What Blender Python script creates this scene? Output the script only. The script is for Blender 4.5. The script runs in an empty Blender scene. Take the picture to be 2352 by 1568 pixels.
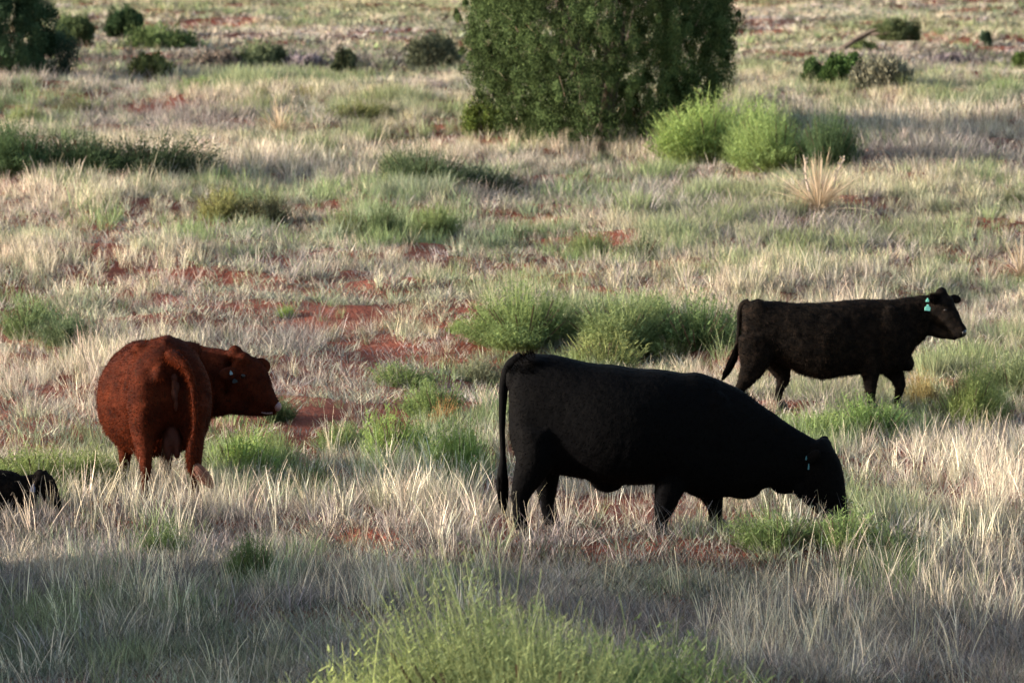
import bpy, math, numpy as np
from mathutils import Vector, Matrix
R = math.radians
rng = np.random.default_rng(7)
scene = bpy.context.scene
COL = scene.collection

# ------------------------------------------------------------------ camera, sky, sun, exposure
CAM_H = 4.8
FP = 12645.0            # focal length in units of a 2352 x 1568 picture
HOR = -288.0            # picture row of the horizon in those units
cam_d = bpy.data.cameras.new('camera'); cam = bpy.data.objects.new('camera', cam_d); COL.objects.link(cam)
scene.camera = cam
PITCH = math.atan((784 - HOR) / FP)
cam.location = (0, 0, CAM_H); cam.rotation_euler = (math.pi / 2 - PITCH, 0, 0)
cam_d.sensor_width = 36; cam_d.lens = 36 * FP / 2352
cam_d.clip_start = 1; cam_d.clip_end = 9000
cam_d.dof.use_dof = True; cam_d.dof.focus_distance = 41.0; cam_d.dof.aperture_fstop = 5.4

SUN_AZ = R(-95)        # direction towards the sun, clockwise from +Y (camera looks to +Y)
SUN_EL = R(11.5)
w = bpy.data.worlds.new('World'); scene.world = w; w.use_nodes = True
nt = w.node_tree; nt.nodes.clear()
sky = nt.nodes.new('ShaderNodeTexSky'); sky.sky_type = 'NISHITA'; sky.sun_disc = False
sky.sun_elevation = SUN_EL; sky.sun_rotation = SUN_AZ; sky.air_density = 1.0; sky.dust_density = 2.5; sky.ozone_density = 1.0
bg = nt.nodes.new('ShaderNodeBackground'); bg.inputs[1].default_value = 0.15
wo = nt.nodes.new('ShaderNodeOutputWorld')
nt.links.new(sky.outputs[0], bg.inputs[0]); nt.links.new(bg.outputs[0], wo.inputs[0])
sd = bpy.data.lights.new('sun', 'SUN'); sd.energy = 4.9; sd.angle = R(1.5); sd.color = (1.0, 0.89, 0.79)
sun = bpy.data.objects.new('sun', sd); COL.objects.link(sun)
sdir = Vector((math.sin(SUN_AZ) * math.cos(SUN_EL), math.cos(SUN_AZ) * math.cos(SUN_EL), math.sin(SUN_EL)))
sun.rotation_euler = sdir.to_track_quat('Z', 'Y').to_euler(); sun.location = (-40, 0, 30)
vs = scene.view_settings
vs.view_transform = 'Standard'; vs.look = 'None'; vs.gamma = 1; vs.exposure = 1.36; vs.use_curve_mapping = False
scene.cycles.max_bounces = 6; scene.cycles.diffuse_bounces = 3; scene.cycles.transmission_bounces = 3

# ------------------------------------------------------------------ noise
def _h(ix, iy, s):
    n = (ix.astype(np.int64) * 374761393 + iy.astype(np.int64) * 668265263 + s * 1274126177) & 0xffffffff
    n = ((n ^ (n >> 13)) * 1274126177) & 0xffffffff
    return ((n ^ (n >> 16)) & 0xffff) / 65535.0
def vnoise(x, y, s=0):
    x = np.asarray(x, float); y = np.asarray(y, float)
    ix = np.floor(x); iy = np.floor(y); fx = x - ix; fy = y - iy
    fx = fx * fx * (3 - 2 * fx); fy = fy * fy * (3 - 2 * fy)
    a = _h(ix, iy, s); b = _h(ix + 1, iy, s); c = _h(ix, iy + 1, s); d = _h(ix + 1, iy + 1, s)
    return (a * (1 - fx) + b * fx) * (1 - fy) + (c * (1 - fx) + d * fx) * fy
def fbm(x, y, s=0, o=3):
    r = 0; a = .5; t = 0
    for k in range(o):
        r = r + a * vnoise(x * 2 ** k, y * 2 ** k, s + 17 * k); t += a; a *= .5
    return r / t
def sstep(a, b, x):
    t = np.clip((x - a) / (b - a), 0, 1); return t * t * (3 - 2 * t)

# ------------------------------------------------------------------ terrain
def crest(x):           # distance of the edge of the near terrace
    return 41.0 - 1.55 * sstep(-1.7, -.35, x) + 0.22 * (fbm(x * 1.3, x * 0 + 3, 5) - .5)
def height(x, y):
    x = np.asarray(x, float); y = np.asarray(y, float)
    z = 0.22 * (fbm(x / 7, y / 7, 1) - .5) * sstep(44, 60, y)
    z = z + 0.05 * (fbm(x / 1.1, y / 1.1, 2) - .5)
    c = crest(x)
    z = z - 0.10 * (1 - sstep(c - .75, c - .02, y))                         # cut bank in front of the cattle; near terrace lies lower
    z = z + (0.16 * (fbm(x / 1.5, y / 1.5, 3) - .5) + .05 * (fbm(x / .35, y / .35, 13) - .5)) * (1 - sstep(c - .3, c, y))
    e = 83 + 1.6 * (fbm(x / 6, x * 0, 8) - .5)                             # lip of the dry wash
    z = z + .0455 * np.clip(y - 46, 0, 60) * (1 - sstep(e + .5, e + 7, y)) + .05 * np.sin(y / 3.1 + 1.5 * fbm(x / 5, y / 5, 12)) * sstep(46, 52, y) * (1 - sstep(80, 84, y))
    z = z + (.45 + .0125 * np.clip(y - 92, 0, 500)) * sstep(90, 104, y) - .35 * sstep(e, e + 5, y) * (1 - sstep(90, 104, y))
    z = z + 0.55 * (fbm(x / 16, y / 6, 4) - .5) * sstep(96, 112, y) + 0.22 * (fbm(x / 4, y / 2.2, 9) - .5) * sstep(96, 106, y)
    z = z + sstep(300, 2500, y) * 60 * (0.4 + 0.6 * fbm(x / 400, y / 400, 6))
    z = z + (.42 * (fbm(x / 2.6, y / 3.0, 51) - .5) + .16 * (fbm(x / .8, y / .9, 52) - .5)) * sstep(42.5, 47, y)
    # unseen swell left of the view, added to lay evening shade over the near terrace
    z = z + 2.9 * sstep(5.6, 9.0, -x) * (1 - sstep(14, 22, -x)) * (1 - sstep(37.2, 39.4, y)) * sstep(27.2, 29.8, y) * (.62 + .80 * fbm(x / 5, y / 1.3, 14))
    return z
def P2W(px, py):        # picture (2352 wide) -> point on the terrain
    px = float(px); py = float(py)
    cs, sn = math.cos(PITCH), math.sin(PITCH)
    u = (px - 1176) / FP; v = (784 - py) / FP
    d = np.array([u, cs + v * sn, -sn + v * cs])
    y = np.geomspace(20, 900, 6000); t = y / d[1]
    dz = CAM_H + t * d[2] - height(t * d[0], y)
    k = int(np.argmax(dz < 0)); 
    if k == 0: k = len(y) - 1
    return np.array([t[k] * d[0], y[k], float(height(t[k] * d[0], y[k]))])
def W2P(x, y, z):
    cs, sn = math.cos(PITCH), math.sin(PITCH)
    zz = z - CAM_H; dep = y * cs - zz * sn; up = y * sn + zz * cs
    return 1176 + FP * x / dep, 784 - FP * up / dep

# ------------------------------------------------------------------ mesh and material helpers
def tag(o, label=None, cat=None, group=None, kind=None):
    if label: o['label'] = label
    if cat: o['category'] = cat
    if group: o['group'] = group
    if kind: o['kind'] = kind
    return o
def mesh_np(name, V, loops, counts, mats=(), bv=None, smooth=True):
    me = bpy.data.meshes.new(name)
    V = np.asarray(V, np.float32); loops = np.asarray(loops, np.int32); counts = np.asarray(counts, np.int32)
    me.vertices.add(len(V)); me.vertices.foreach_set('co', V.ravel())
    if len(counts):
        me.loops.add(len(loops)); me.loops.foreach_set('vertex_index', loops)
        me.polygons.add(len(counts))
        st = np.zeros(len(counts), np.int32); st[1:] = np.cumsum(counts)[:-1]
        me.polygons.foreach_set('loop_start', st); me.polygons.foreach_set('loop_total', counts)
        me.polygons.foreach_set('use_smooth', np.full(len(counts), smooth))
    if bv is not None:
        a = me.attributes.new('bv', 'FLOAT', 'POINT'); a.data.foreach_set('value', np.asarray(bv, np.float32))
    for m in mats: me.materials.append(m)
    me.update(calc_edges=True)
    return me
def add(name, me, parent=None, loc=(0, 0, 0)):
    o = bpy.data.objects.new(name, me); COL.objects.link(o); o.location = loc
    if parent is not None: o.parent = parent
    return o
def empty(name, loc=(0, 0, 0), rz=0):
    o = bpy.data.objects.new(name, None); COL.objects.link(o); o.location = loc; o.rotation_euler = (0, 0, rz)
    o.empty_display_size = .2
    return o
class NT:
    def __init__(s, m): s.t = m.node_tree; s.t.nodes.clear()
    def n(s, typ, **k):
        nd = s.t.nodes.new(typ)
        for a, b in k.items(): setattr(nd, a, b)
        return nd
    def l(s, a, b): s.t.links.new(a, b)
    def mix(s, fac, a, b, mode='MIX'):
        m = s.n('ShaderNodeMix', data_type='RGBA', blend_type=mode)
        for sock, v in ((m.inputs[0], fac), (m.inputs[6], a), (m.inputs[7], b)):
            if isinstance(v, (int, float)): sock.default_value = v
            elif isinstance(v, tuple): sock.default_value = v if len(v) == 4 else (*v, 1)
            else: s.l(v, sock)
        return m.outputs[2]
    def math(s, op, a, b=0.0):
        m = s.n('ShaderNodeMath', operation=op)
        for sock, v in ((m.inputs[0], a), (m.inputs[1], b)):
            if isinstance(v, (int, float)): sock.default_value = v
            else: s.l(v, sock)
        return m.outputs[0]
    def ramp(s, fac, stops):
        r = s.n('ShaderNodeValToRGB'); s.l(fac, r.inputs[0]); e = r.color_ramp.elements
        while len(e) < len(stops): e.new(.5)
        for k, (p, c) in enumerate(stops): e[k].position = p; e[k].color = (*c, 1) if len(c) == 3 else c
        return r.outputs[0]
    def noise(s, scale, detail=3, rough=.55, coord='Object'):
        tc = s.n('ShaderNodeTexCoord'); n = s.n('ShaderNodeTexNoise')
        n.inputs['Scale'].default_value = scale; n.inputs['Detail'].default_value = detail; n.inputs['Roughness'].default_value = rough
        s.l(tc.outputs[coord], n.inputs['Vector']); return n.outputs['Fac']
def mat(name):
    m = bpy.data.materials.new(name); m.use_nodes = True; return m, NT(m)
def leaf_mat(name, src, transl=.35, gloss=.0, lo=.55, hi=1.35):
    """thin plant tissue: its colour times a per-blade variation; src 'inst' reads the clump's own colour, 'obj' the object colour"""
    m, t = mat(name)
    if src == 'inst':
        a = t.n('ShaderNodeAttribute', attribute_type='INSTANCER', attribute_name='gcol'); base = a.outputs['Color']
    elif src == 'obj':
        a = t.n('ShaderNodeObjectInfo'); base = a.outputs['Color']
    else:
        c = t.n('ShaderNodeRGB'); c.outputs[0].default_value = (*src, 1); base = c.outputs[0]
    b = t.n('ShaderNodeAttribute', attribute_type='GEOMETRY', attribute_name='bv')
    v = t.math('MULTIPLY_ADD', b.outputs['Fac'], hi - lo); v.node.inputs[2].default_value = lo
    col = t.mix(1.0, base, v, 'MULTIPLY')
    d = t.n('ShaderNodeBsdfDiffuse'); tr = t.n('ShaderNodeBsdfTranslucent'); mx = t.n('ShaderNodeMixShader'); mx.inputs[0].default_value = transl
    t.l(col, d.inputs[0]); t.l(col, tr.inputs[0]); t.l(d.outputs[0], mx.inputs[1]); t.l(tr.outputs[0], mx.inputs[2])
    o = t.n('ShaderNodeOutputMaterial'); t.l(mx.outputs[0], o.inputs[0])
    return m
def solid(name, col, rough=.6, spec=.3):
    m, t = mat(name); p = t.n('ShaderNodeBsdfPrincipled'); o = t.n('ShaderNodeOutputMaterial')
    p.inputs['Base Color'].default_value = (*col, 1); p.inputs['Roughness'].default_value = rough
    p.inputs['Specular IOR Level'].default_value = spec; t.l(p.outputs[0], o.inputs[0]); return m

def strips(C, W, S):
    """C (n,k,3) centre lines, W (n,k) widths, S (n,3) side vectors -> verts, quads"""
    n, k, _ = C.shape
    off = S[:, None, :] * (W[:, :, None] * .5)
    V = np.stack([C - off, C + off], axis=2).reshape(-1, 3)          # n,k,2
    b = (np.arange(n) * k * 2)[:, None] + (np.arange(k - 1) * 2)[None, :]
    Q = np.stack([b, b + 1, b + 3, b + 2], axis=-1).reshape(-1, 4)
    return V, Q
def blades(n, rad, h, wid, lean, bend, k=4, hook=0.0, rg=None, centre_up=True):
    """n grass blades from a tussock of radius rad"""
    rg = rg or rng
    a = rg.uniform(0, 2 * np.pi, n); r = rad * np.sqrt(rg.uniform(0, 1, n))
    base = np.stack([r * np.cos(a), r * np.sin(a), np.zeros(n)], 1)
    hh = rg.uniform(h[0], h[1], n)
    az = a + rg.normal(0, .8, n); ln = np.abs(rg.normal(0, lean, n)) + lean * r / max(rad, 1e-6) * .5
    out = np.stack([np.cos(az), np.sin(az), np.zeros(n)], 1)
    bd = rg.uniform(0, bend, n)
    s = np.linspace(0, 1, k)
    C = base[:, None, :] + out[:, None, :] * (hh[:, None] * (s * ln[:, None] + bd[:, None] * s ** 2.2))[:, :, None]
    C[:, :, 2] += hh[:, None] * (s - .25 * bd[:, None] * s ** 3)
    if hook > 0:
        m = rg.uniform(0, 1, n) < hook
        C[m, -1, :] = C[m, -2, :] + out[m] * .035 + np.array([0, 0, -.012])
    sa = rg.uniform(0, np.pi, n); S = np.stack([np.cos(sa), np.sin(sa), np.zeros(n)], 1)
    W = wid * rg.uniform(.6, 1.3, n)[:, None] * (1 - .8 * s[None, :] ** 2)
    V, Q = strips(C, W, S)
    bv = np.repeat(rg.uniform(0, 1, n), k * 2)
    return V, Q, bv
def join(parts):
    Vs, Qs, Bs = [], [], []; o = 0
    for V, Q, b in parts:
        Vs.append(V); Qs.append(Q + o); Bs.append(b); o += len(V)
    return np.concatenate(Vs), np.concatenate(Qs), np.concatenate(Bs)

# ------------------------------------------------------------------ stuff object whose clumps are scattered by its own geometry nodes
def scatter(name, protos, material, pts, rot, scl, col, vid, label, cat):
    """one object: clump shapes and their positions live in the same mesh; the node tree sets the shapes out on the positions"""
    V, Q, B, G = [], [], [], []; o = 0
    for k, (v, q, b) in enumerate(protos):
        V.append(v); Q.append(q + o); B.append(b); G.append(np.full(len(v), k)); o += len(v)
    V = np.concatenate(V); Q = np.concatenate(Q); B = np.concatenate(B); G = np.concatenate(G); nV, nP = len(V), len(pts)
    me = mesh_np(name, np.concatenate([V, pts]), Q.ravel(), np.full(len(Q), 4), [material], np.concatenate([B, np.zeros(nP)]))
    def at(n, t, key, arr):
        a = me.attributes.new(n, t, 'POINT'); a.data.foreach_set(key, np.ascontiguousarray(arr).ravel())
    at('ispt', 'INT', 'value', np.concatenate([np.zeros(nV), np.ones(nP)]).astype(np.int32))
    at('vid', 'INT', 'value', np.concatenate([G, vid]).astype(np.int32))
    at('rot', 'FLOAT_VECTOR', 'vector', np.concatenate([np.zeros((nV, 3)), rot]).astype(np.float32))
    at('scl', 'FLOAT_VECTOR', 'vector', np.concatenate([np.ones((nV, 3)), scl]).astype(np.float32))
    at('gcol', 'FLOAT_COLOR', 'color', np.concatenate([np.ones((nV, 4)), np.concatenate([col, np.ones((nP, 1))], 1)]).astype(np.float32))
    ng = bpy.data.node_groups.new(name + '_scatter', 'GeometryNodeTree')
    ng.interface.new_socket('Geometry', in_out='INPUT', socket_type='NodeSocketGeometry')
    ng.interface.new_socket('Geometry', in_out='OUTPUT', socket_type='NodeSocketGeometry')
    N = ng.nodes.new; L = ng.links.new
    gi, go = N('NodeGroupInput'), N('NodeGroupOutput')
    def named(nm, dt):
        a = N('GeometryNodeInputNamedAttribute'); a.data_type = dt; a.inputs[0].default_value = nm
        return a.outputs[0]
    def eq(sock, v):
        c = N('FunctionNodeCompare'); c.data_type = 'INT'; c.operation = 'EQUAL'; L(sock, c.inputs[2]); c.inputs[3].default_value = v
        return c.outputs[0]
    ispt = named('ispt', 'INT'); vidn = named('vid', 'INT')
    sp = N('GeometryNodeSeparateGeometry'); sp.domain = 'POINT'; L(gi.outputs[0], sp.inputs[0]); L(eq(ispt, 1), sp.inputs[1])
    g2i = N('GeometryNodeGeometryToInstance')
    for k in range(len(protos)):                    # link order decides the index; checked by construction (equal-looking variants)
        s2 = N('GeometryNodeSeparateGeometry'); s2.domain = 'POINT'; L(sp.outputs[1], s2.inputs[0]); L(eq(vidn, k), s2.inputs[1])
        L(s2.outputs[0], g2i.inputs[0])
    m2p = N('GeometryNodeMeshToPoints'); L(sp.outputs[0], m2p.inputs[0])
    iop = N('GeometryNodeInstanceOnPoints'); L(m2p.outputs[0], iop.inputs['Points']); L(g2i.outputs[0], iop.inputs['Instance'])
    iop.inputs['Pick Instance'].default_value = True
    L(vidn, iop.inputs['Instance Index']); L(named('rot', 'FLOAT_VECTOR'), iop.inputs['Rotation']); L(named('scl', 'FLOAT_VECTOR'), iop.inputs['Scale'])
    L(iop.outputs[0], go.inputs[0])
    ob = add(name, me); md = ob.modifiers.new('scatter', 'NODES'); md.node_group = ng
    tag(ob, label, cat, None, 'stuff')
    return ob

# ------------------------------------------------------------------ ground: one sheet to the horizon
ys = np.unique(np.concatenate([np.linspace(-60, 28, 24), np.arange(28, 60, .14), np.arange(60, 90, .22), np.arange(90, 200, .7), np.arange(200, 320, 2.4), np.geomspace(320, 8000, 60)]))
us = np.concatenate([np.linspace(-1, -.12, 26)[:-1], np.linspace(-.12, .12, 121), np.linspace(.12, 1, 26)[1:]])
YY, UU = np.meshgrid(ys, us, indexing='ij')
XX = UU * (np.maximum(YY, 0) * .9 + 30)
ZZ = height(XX, YY)
ny, nx = YY.shape
idx = np.arange(ny * nx).reshape(ny, nx)
Q = np.stack([idx[:-1, :-1], idx[:-1, 1:], idx[1:, 1:], idx[1:, :-1]], -1).reshape(-1, 4)
m, t = mat('red_soil')
n1 = t.noise(.9, 5); n2 = t.noise(7, 4, .7); n3 = t.noise(26, 3, .7)
c = t.ramp(n1, [(.3, (.14, .042, .028)), (.55, (.21, .064, .040)), (.75, (.20, .085, .06))])
c = t.mix(t.ramp(n2, [(.56, (0, 0, 0)), (.70, (.6, .6, .6))]), c, (.23, .17, .125))       # litter and dry thatch
c = t.mix(t.ramp(n3, [(.3, (.6, .6, .6)), (.5, (0, 0, 0))]), c, (.10, .035, .022))
p = t.n('ShaderNodeBsdfPrincipled'); p.inputs['Roughness'].default_value = .95; p.inputs['Specular IOR Level'].default_value = .1
t.l(c, p.inputs['Base Color'])
b = t.n('ShaderNodeBump'); b.inputs['Strength'].default_value = 1; b.inputs['Distance'].default_value = .05
t.l(t.math('ADD', n2, t.math('MULTIPLY', n3, .6)), b.inputs['Height']); t.l(b.outputs[0], p.inputs['Normal'])
o = t.n('ShaderNodeOutputMaterial'); t.l(p.outputs[0], o.inputs[0])
gr = add('ground', mesh_np('ground', np.stack([XX, YY, ZZ], -1).reshape(-1, 3), Q.ravel(), np.full(len(Q), 4), [m]))
tag(gr, 'red sandy rangeland soil under dry grass', 'ground', None, 'structure')

# ------------------------------------------------------------------ how the cover varies over the range (patches given where they lie in the photograph)
# (cx, cy, rx, ry) in picture units; weights 0..1
RED = [(1000, 800, 420, 60, .8), (700, 640, 300, 30, .6), (480, 700, 260, 26, .6), (1100, 640, 260, 34, .8), (760, 900, 160, 70, .8), (1350, 640, 200, 26, .6), (300, 600, 160, 20, .5), (60, 690, 120, 20, .6), (1560, 620, 180, 20, .4), (2300, 640, 120, 30, .5), (950, 560, 200, 20, .7), (230, 540, 60, 28, .9), (960, 800, 340, 46, 1.1), (830, 890, 150, 60, 1.1), (700, 960, 90, 40, .8), (760, 1050, 120, 30, .9), (1160, 775, 150, 26, 1), (1230, 600, 220, 50, .55), (900, 700, 230, 60, .45),
       (740, 1090, 110, 60, .6), (1430, 1190, 150, 26, 1), (40, 800, 110, 30, .9), (190, 655, 170, 14, .7), (2240, 1160, 100, 70, .5), (2150, 640, 80, 22, .6),
       (2120, 930, 60, 26, .7), (640, 740, 200, 50, .4), (1400, 560, 220, 30, .5), (2180, 1130, 120, 20, .6),
       (1130, 850, 110, 36, .8), (2210, 500, 90, 20, .5), (650, 1060, 70, 30, .5), (2340, 1280, 40, 40, .9), (1290, 390, 160, 14, .5), (20, 385, 50, 16, .9),
       (420, 140, 220, 22, .5), (2250, 150, 120, 16, .5)]
GREEN = [(1600, 560, 500, 90, .4), (1420, 760, 330, 60, .9), (950, 1020, 300, 90, .7), (560, 1060, 160, 60, .6), (300, 480, 260, 40, .45), (1800, 340, 160, 40, .7), (1200, 520, 1200, 110, .42), (500, 1300, 500, 40, .25), (1500, 1300, 500, 60, .3), (200, 1500, 260, 80, .12), (1480, 1340, 160, 26, .7), (900, 1360, 140, 30, .5), (320, 1230, 140, 24, .5), (130, 1050, 140, 44, 1), (560, 1010, 110, 60, .8), (560, 190, 150, 22, .7), (1950, 880, 120, 60, .6), (2230, 870, 160, 60, .7), (1700, 1200, 260, 40, .8),
         (2050, 1240, 160, 60, .6), (1950, 1180, 220, 50, .7), (80, 230, 130, 30, .6), (1250, 800, 150, 60, .5), (1480, 740, 200, 50, .8), (900, 480, 260, 50, .5), (560, 460, 180, 40, .5),
         (300, 500, 160, 30, .4), (1020, 980, 180, 80, .6), (150, 730, 140, 50, .6), (1400, 520, 160, 60, .4), (900, 1110, 110, 50, .5), (2250, 215, 160, 26, .6),
         (1850, 1040, 200, 60, .5), (2100, 1330, 140, 60, .4), (1700, 330, 260, 60, .5), (700, 350, 90, 20, .5), (1100, 1330, 160, 40, .2), (170, 1290, 160, 60, .3), (860, 250, 160, 30, .5)]
PALE = [(500, 385, 520, 44, 1), (1420, 345, 260, 26, 1), (2150, 285, 300, 38, 1), (150, 440, 220, 60, .9), (1900, 760, 250, 50, .6), (300, 880, 220, 120, .7), (1560, 1150, 220, 40, .4),
        (640, 225, 260, 18, .7), (250, 620, 250, 50, .4), (1600, 800, 120, 50, .9), (900, 1170, 220, 40, .8), (2260, 1120, 180, 140, .5), (400, 1150, 420, 34, .6), (1360, 1110, 180, 60, .6),
        (500, 110, 180, 9, .8), (2200, 440, 220, 60, .4), (1700, 640, 380, 60, .5)]
GREY = [(520, 152, 380, 24, 1.6), (2200, 150, 200, 16, 1), (430, 275, 260, 30, 1), (2180, 350, 260, 34, 1), (1850, 530, 260, 50, .7), (1560, 470, 200, 50, .6), (650, 790, 230, 40, .7), (500, 1240, 900, 70, .7), (700, 1340, 600, 60, .7),
        (1300, 1260, 500, 60, .6), (300, 1460, 500, 100, .6), (2100, 1400, 350, 120, .5), (1150, 460, 160, 40, .5), (420, 160, 260, 26, .8), (2100, 1330, 300, 50, .4), (1900, 940, 100, 30, .5), (2250, 1000, 130, 60, .5)]
def paint(L, px, py):
    r = np.zeros(len(px))
    for cx, cy, rx, ry, wt in L:
        d = ((px - cx) / rx) ** 2 + ((py - cy) / ry) ** 2
        r = np.maximum(r, wt * np.exp(-d * 1.1))
    return r
def field(y0, y1, n, half=.160):
    """n random points on the visible wedge between two distances, uniform per area"""
    y = np.sqrt(rng.uniform(0, 1, n) * (y1 ** 2 - y0 ** 2) + y0 ** 2)
    x = rng.uniform(-1, 1, n) * (half * y + .8)
    z = height(x, y); px, py = W2P(x, y, z)
    return x, y, z, px, py


# ------------------------------------------------------------------ shrubs
M_shrub = leaf_mat('shrub_leaf', 'obj', .35, lo=.5, hi=1.45)
M_stem = leaf_mat('woody_stem', (.16, .12, .085), .0)
M_dead = leaf_mat('dead_twig', (.40, .33, .24), .1)
def shrub_mesh(nst, seed, lw=.009, fan=.38, leaves=9, k=5, ll=1.0):
    """upright fine-stemmed bush, unit footprint (radius .5) and unit height"""
    rg = np.random.default_rng(seed)
    nl = rg.integers(4, 8); la = rg.uniform(0, 6.283, nl); lr = rg.uniform(.05, .36, nl); lx, ly = lr * np.cos(la), lr * np.sin(la)
    lR = np.minimum(rg.uniform(.16, .34, nl), .53 - lr); lH = rg.uniform(.50, 1.0, nl) * (1 - .5 * lr); lH[0] = 1.0; lx[0] *= .4; ly[0] *= .4; lR[0] = .30
    li = rg.choice(nl, nst, p=lR ** 2 / (lR ** 2).sum()); a = rg.uniform(0, 6.283, nst); r = np.sqrt(rg.uniform(0, 1, nst))
    tipx, tipy = lx[li] + np.cos(a) * r * lR[li], ly[li] + np.sin(a) * r * lR[li]
    H = lH[li] * (1 - .45 * r ** 2.2) * rg.uniform(.32, 1.0, nst) * (.70 + .5 * vnoise(tipx * 7 + seed, tipy * 7, seed))
    s = np.linspace(0, 1, k)
    tip = np.stack([tipx, tipy, H], 1); base = np.stack([tipx * (1 - fan), tipy * (1 - fan), np.zeros(nst)], 1)
    C = base[:, None, :] + (tip - base)[:, None, :] * s[None, :, None]
    C[:, :, :2] = base[:, None, :2] + (tip - base)[:, None, :2] * (s[None, :, None] ** 1.5)
    C[:, 1:, :2] += rg.normal(0, .011, (nst, k - 1, 2)); C[:, :, 0] += .05 * rg.normal(0, 1, nst)[:, None] * s
    sa = rg.uniform(0, 3.14, nst); S = np.stack([np.cos(sa), np.sin(sa), np.zeros(nst)], 1)
    W = lw * rg.uniform(.6, 1.2, nst)[:, None] * (1 - .65 * s[None, :])
    parts = []
    V, Qd = strips(C, W, S); bv0 = rg.uniform(.1, .8, nst); parts.append((V, Qd, np.repeat(bv0, k * 2)))
    # leaves: short narrow blades along the upper two thirds of each stem
    n = nst * leaves
    si = np.repeat(np.arange(nst), leaves); tt = rg.uniform(.28, 1.0, n)
    p0 = base[si] + np.stack([(tip - base)[si][:, 0] * tt ** 1.5, (tip - base)[si][:, 1] * tt ** 1.5, (tip - base)[si][:, 2] * tt], 1)
    ang = rg.uniform(0, 6.283, n); up = rg.uniform(.6, 1.6, n); ln = rg.uniform(.035, .085, n) * ll
    d = np.stack([np.cos(ang), np.sin(ang), up], 1); d /= np.linalg.norm(d, axis=1)[:, None]
    Cl = np.stack([p0, p0 + d * ln[:, None]], 1)
    sa = ang + 1.57; S = np.stack([np.cos(sa), np.sin(sa), rg.normal(0, .3, n)], 1)
    Wl = np.stack([np.full(n, lw * 1.2), np.full(n, lw * .5)], 1)
    V, Qd = strips(Cl, Wl, S); parts.append((V, Qd, np.repeat(np.clip(bv0[si] + rg.normal(0, .2, n) + .25 * (tt - .5), 0, 1), 4)))
    return join(parts)
def quadmesh(name, P, mats): V, Qd, b = P; return mesh_np(name, V, Qd.ravel(), np.full(len(Qd), 4), mats, b)
def stem_mesh(seed, n=26):
    rg = np.random.default_rng(seed); k = 4
    a = rg.uniform(0, 6.283, n); r = rg.uniform(.05, .34, n); s = np.linspace(0, 1, k)
    C = np.zeros((n, k, 3)); C[:, :, 0] = (np.cos(a) * r)[:, None] * (.25 + .75 * s); C[:, :, 1] = (np.sin(a) * r)[:, None] * (.25 + .75 * s)
    C[:, :, 2] = rg.uniform(.35, .65, n)[:, None] * s - .03
    V1, Q1 = strips(C, np.full((n, k), .014) * (1 - .5 * s), np.tile([[1., 0, 0]], (n, 1)))
    V2, Q2 = strips(C, np.full((n, k), .014) * (1 - .5 * s), np.tile([[0, 1., 0]], (n, 1)))
    return join([(V1, Q1, np.full(len(V1), .4)), (V2, Q2, np.full(len(V2), .6))])
SH = {'fine': [quadmesh('shrub_foliage', shrub_mesh(620, 11 + i, .009, ll=.8), [M_shrub]) for i in range(4)],
      'dense': [quadmesh('shrub_foliage', shrub_mesh(1900, 31 + i, .0055, leaves=11, ll=.55), [M_shrub]) for i in range(3)],
      'huge': [quadmesh('shrub_foliage', shrub_mesh(7000, 51, .0026, .45, 18, ll=.26), [M_shrub])],
      'wispy': [quadmesh('shrub_foliage', shrub_mesh(260, 61 + i, .012, .7, 4), [M_shrub]) for i in range(2)]}
STM = [quadmesh('stem', stem_mesh(71 + i), [M_stem]) for i in range(2)]
BR = (.21, .36, .075); MD = (.16, .27, .075); DK = (.085, .15, .055); OL = (.23, .27, .085); SG = (.22, .27, .15); YL = (.42, .34, .06); GB = (.13, .115, .09)
FOOT = []     # x, y, width, height of every shrub, so that tall dry grass keeps off it
def shrub(px, py, wpx, hpx, kind, col, label, group='green shrubs dotted over the dry range', cat='shrub', depth=1.0, name='green_shrub'):
    """px, py: foot centre in the picture; wpx, hpx: its width and height there"""
    if hpx < 250 and py > 380: wpx *= (1.3 if py > 850 else 1.15); hpx *= (1.25 if py > 850 else 1.1); wpx *= 1.1
    L_ = sum(c * w for c, w in zip(col, (.3, .6, .1))); g_ = 1.04 if L_ > .17 else 1.0; col = (g_ * (col[0] * .9 + L_ * .24), g_ * (col[1] * .9 + L_ * .10), g_ * (col[2] * .86 + L_ * .16))
    p = P2W(px, py); sc = p[1] / FP
    global _sk
    i = _sk = globals().get('_sk', 0) + 1
    r = empty(name, (p[0], p[1], p[2] - .02), rng.uniform(0, 6.28))
    wm, hm = wpx * sc * 1.2, hpx * sc * 1.12
    FOOT.append((p[0], p[1], wm, hm))
    f = add('foliage', SH[kind][i % len(SH[kind])], r); f.scale = (wm, wm * depth, hm)
    if abs(depth - 1) > .05 or wm > 1.6: r.rotation_euler = (0, 0, rng.normal(0, .15))
    f.color = (*[c * v for c, v in zip(col, (rng.uniform(.92, 1.08),) * 3)], 1)
    s = add('stem', STM[i % 2], r); s.scale = (wm, wm * depth, hm)
    tag(r, label, cat, group)
    return r
G_FAR = 'shrubs on the plain beyond the dry wash'; G_NEAR = 'green shrubs around the cattle'; G_MID = 'green shrubs across the middle of the range'
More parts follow.
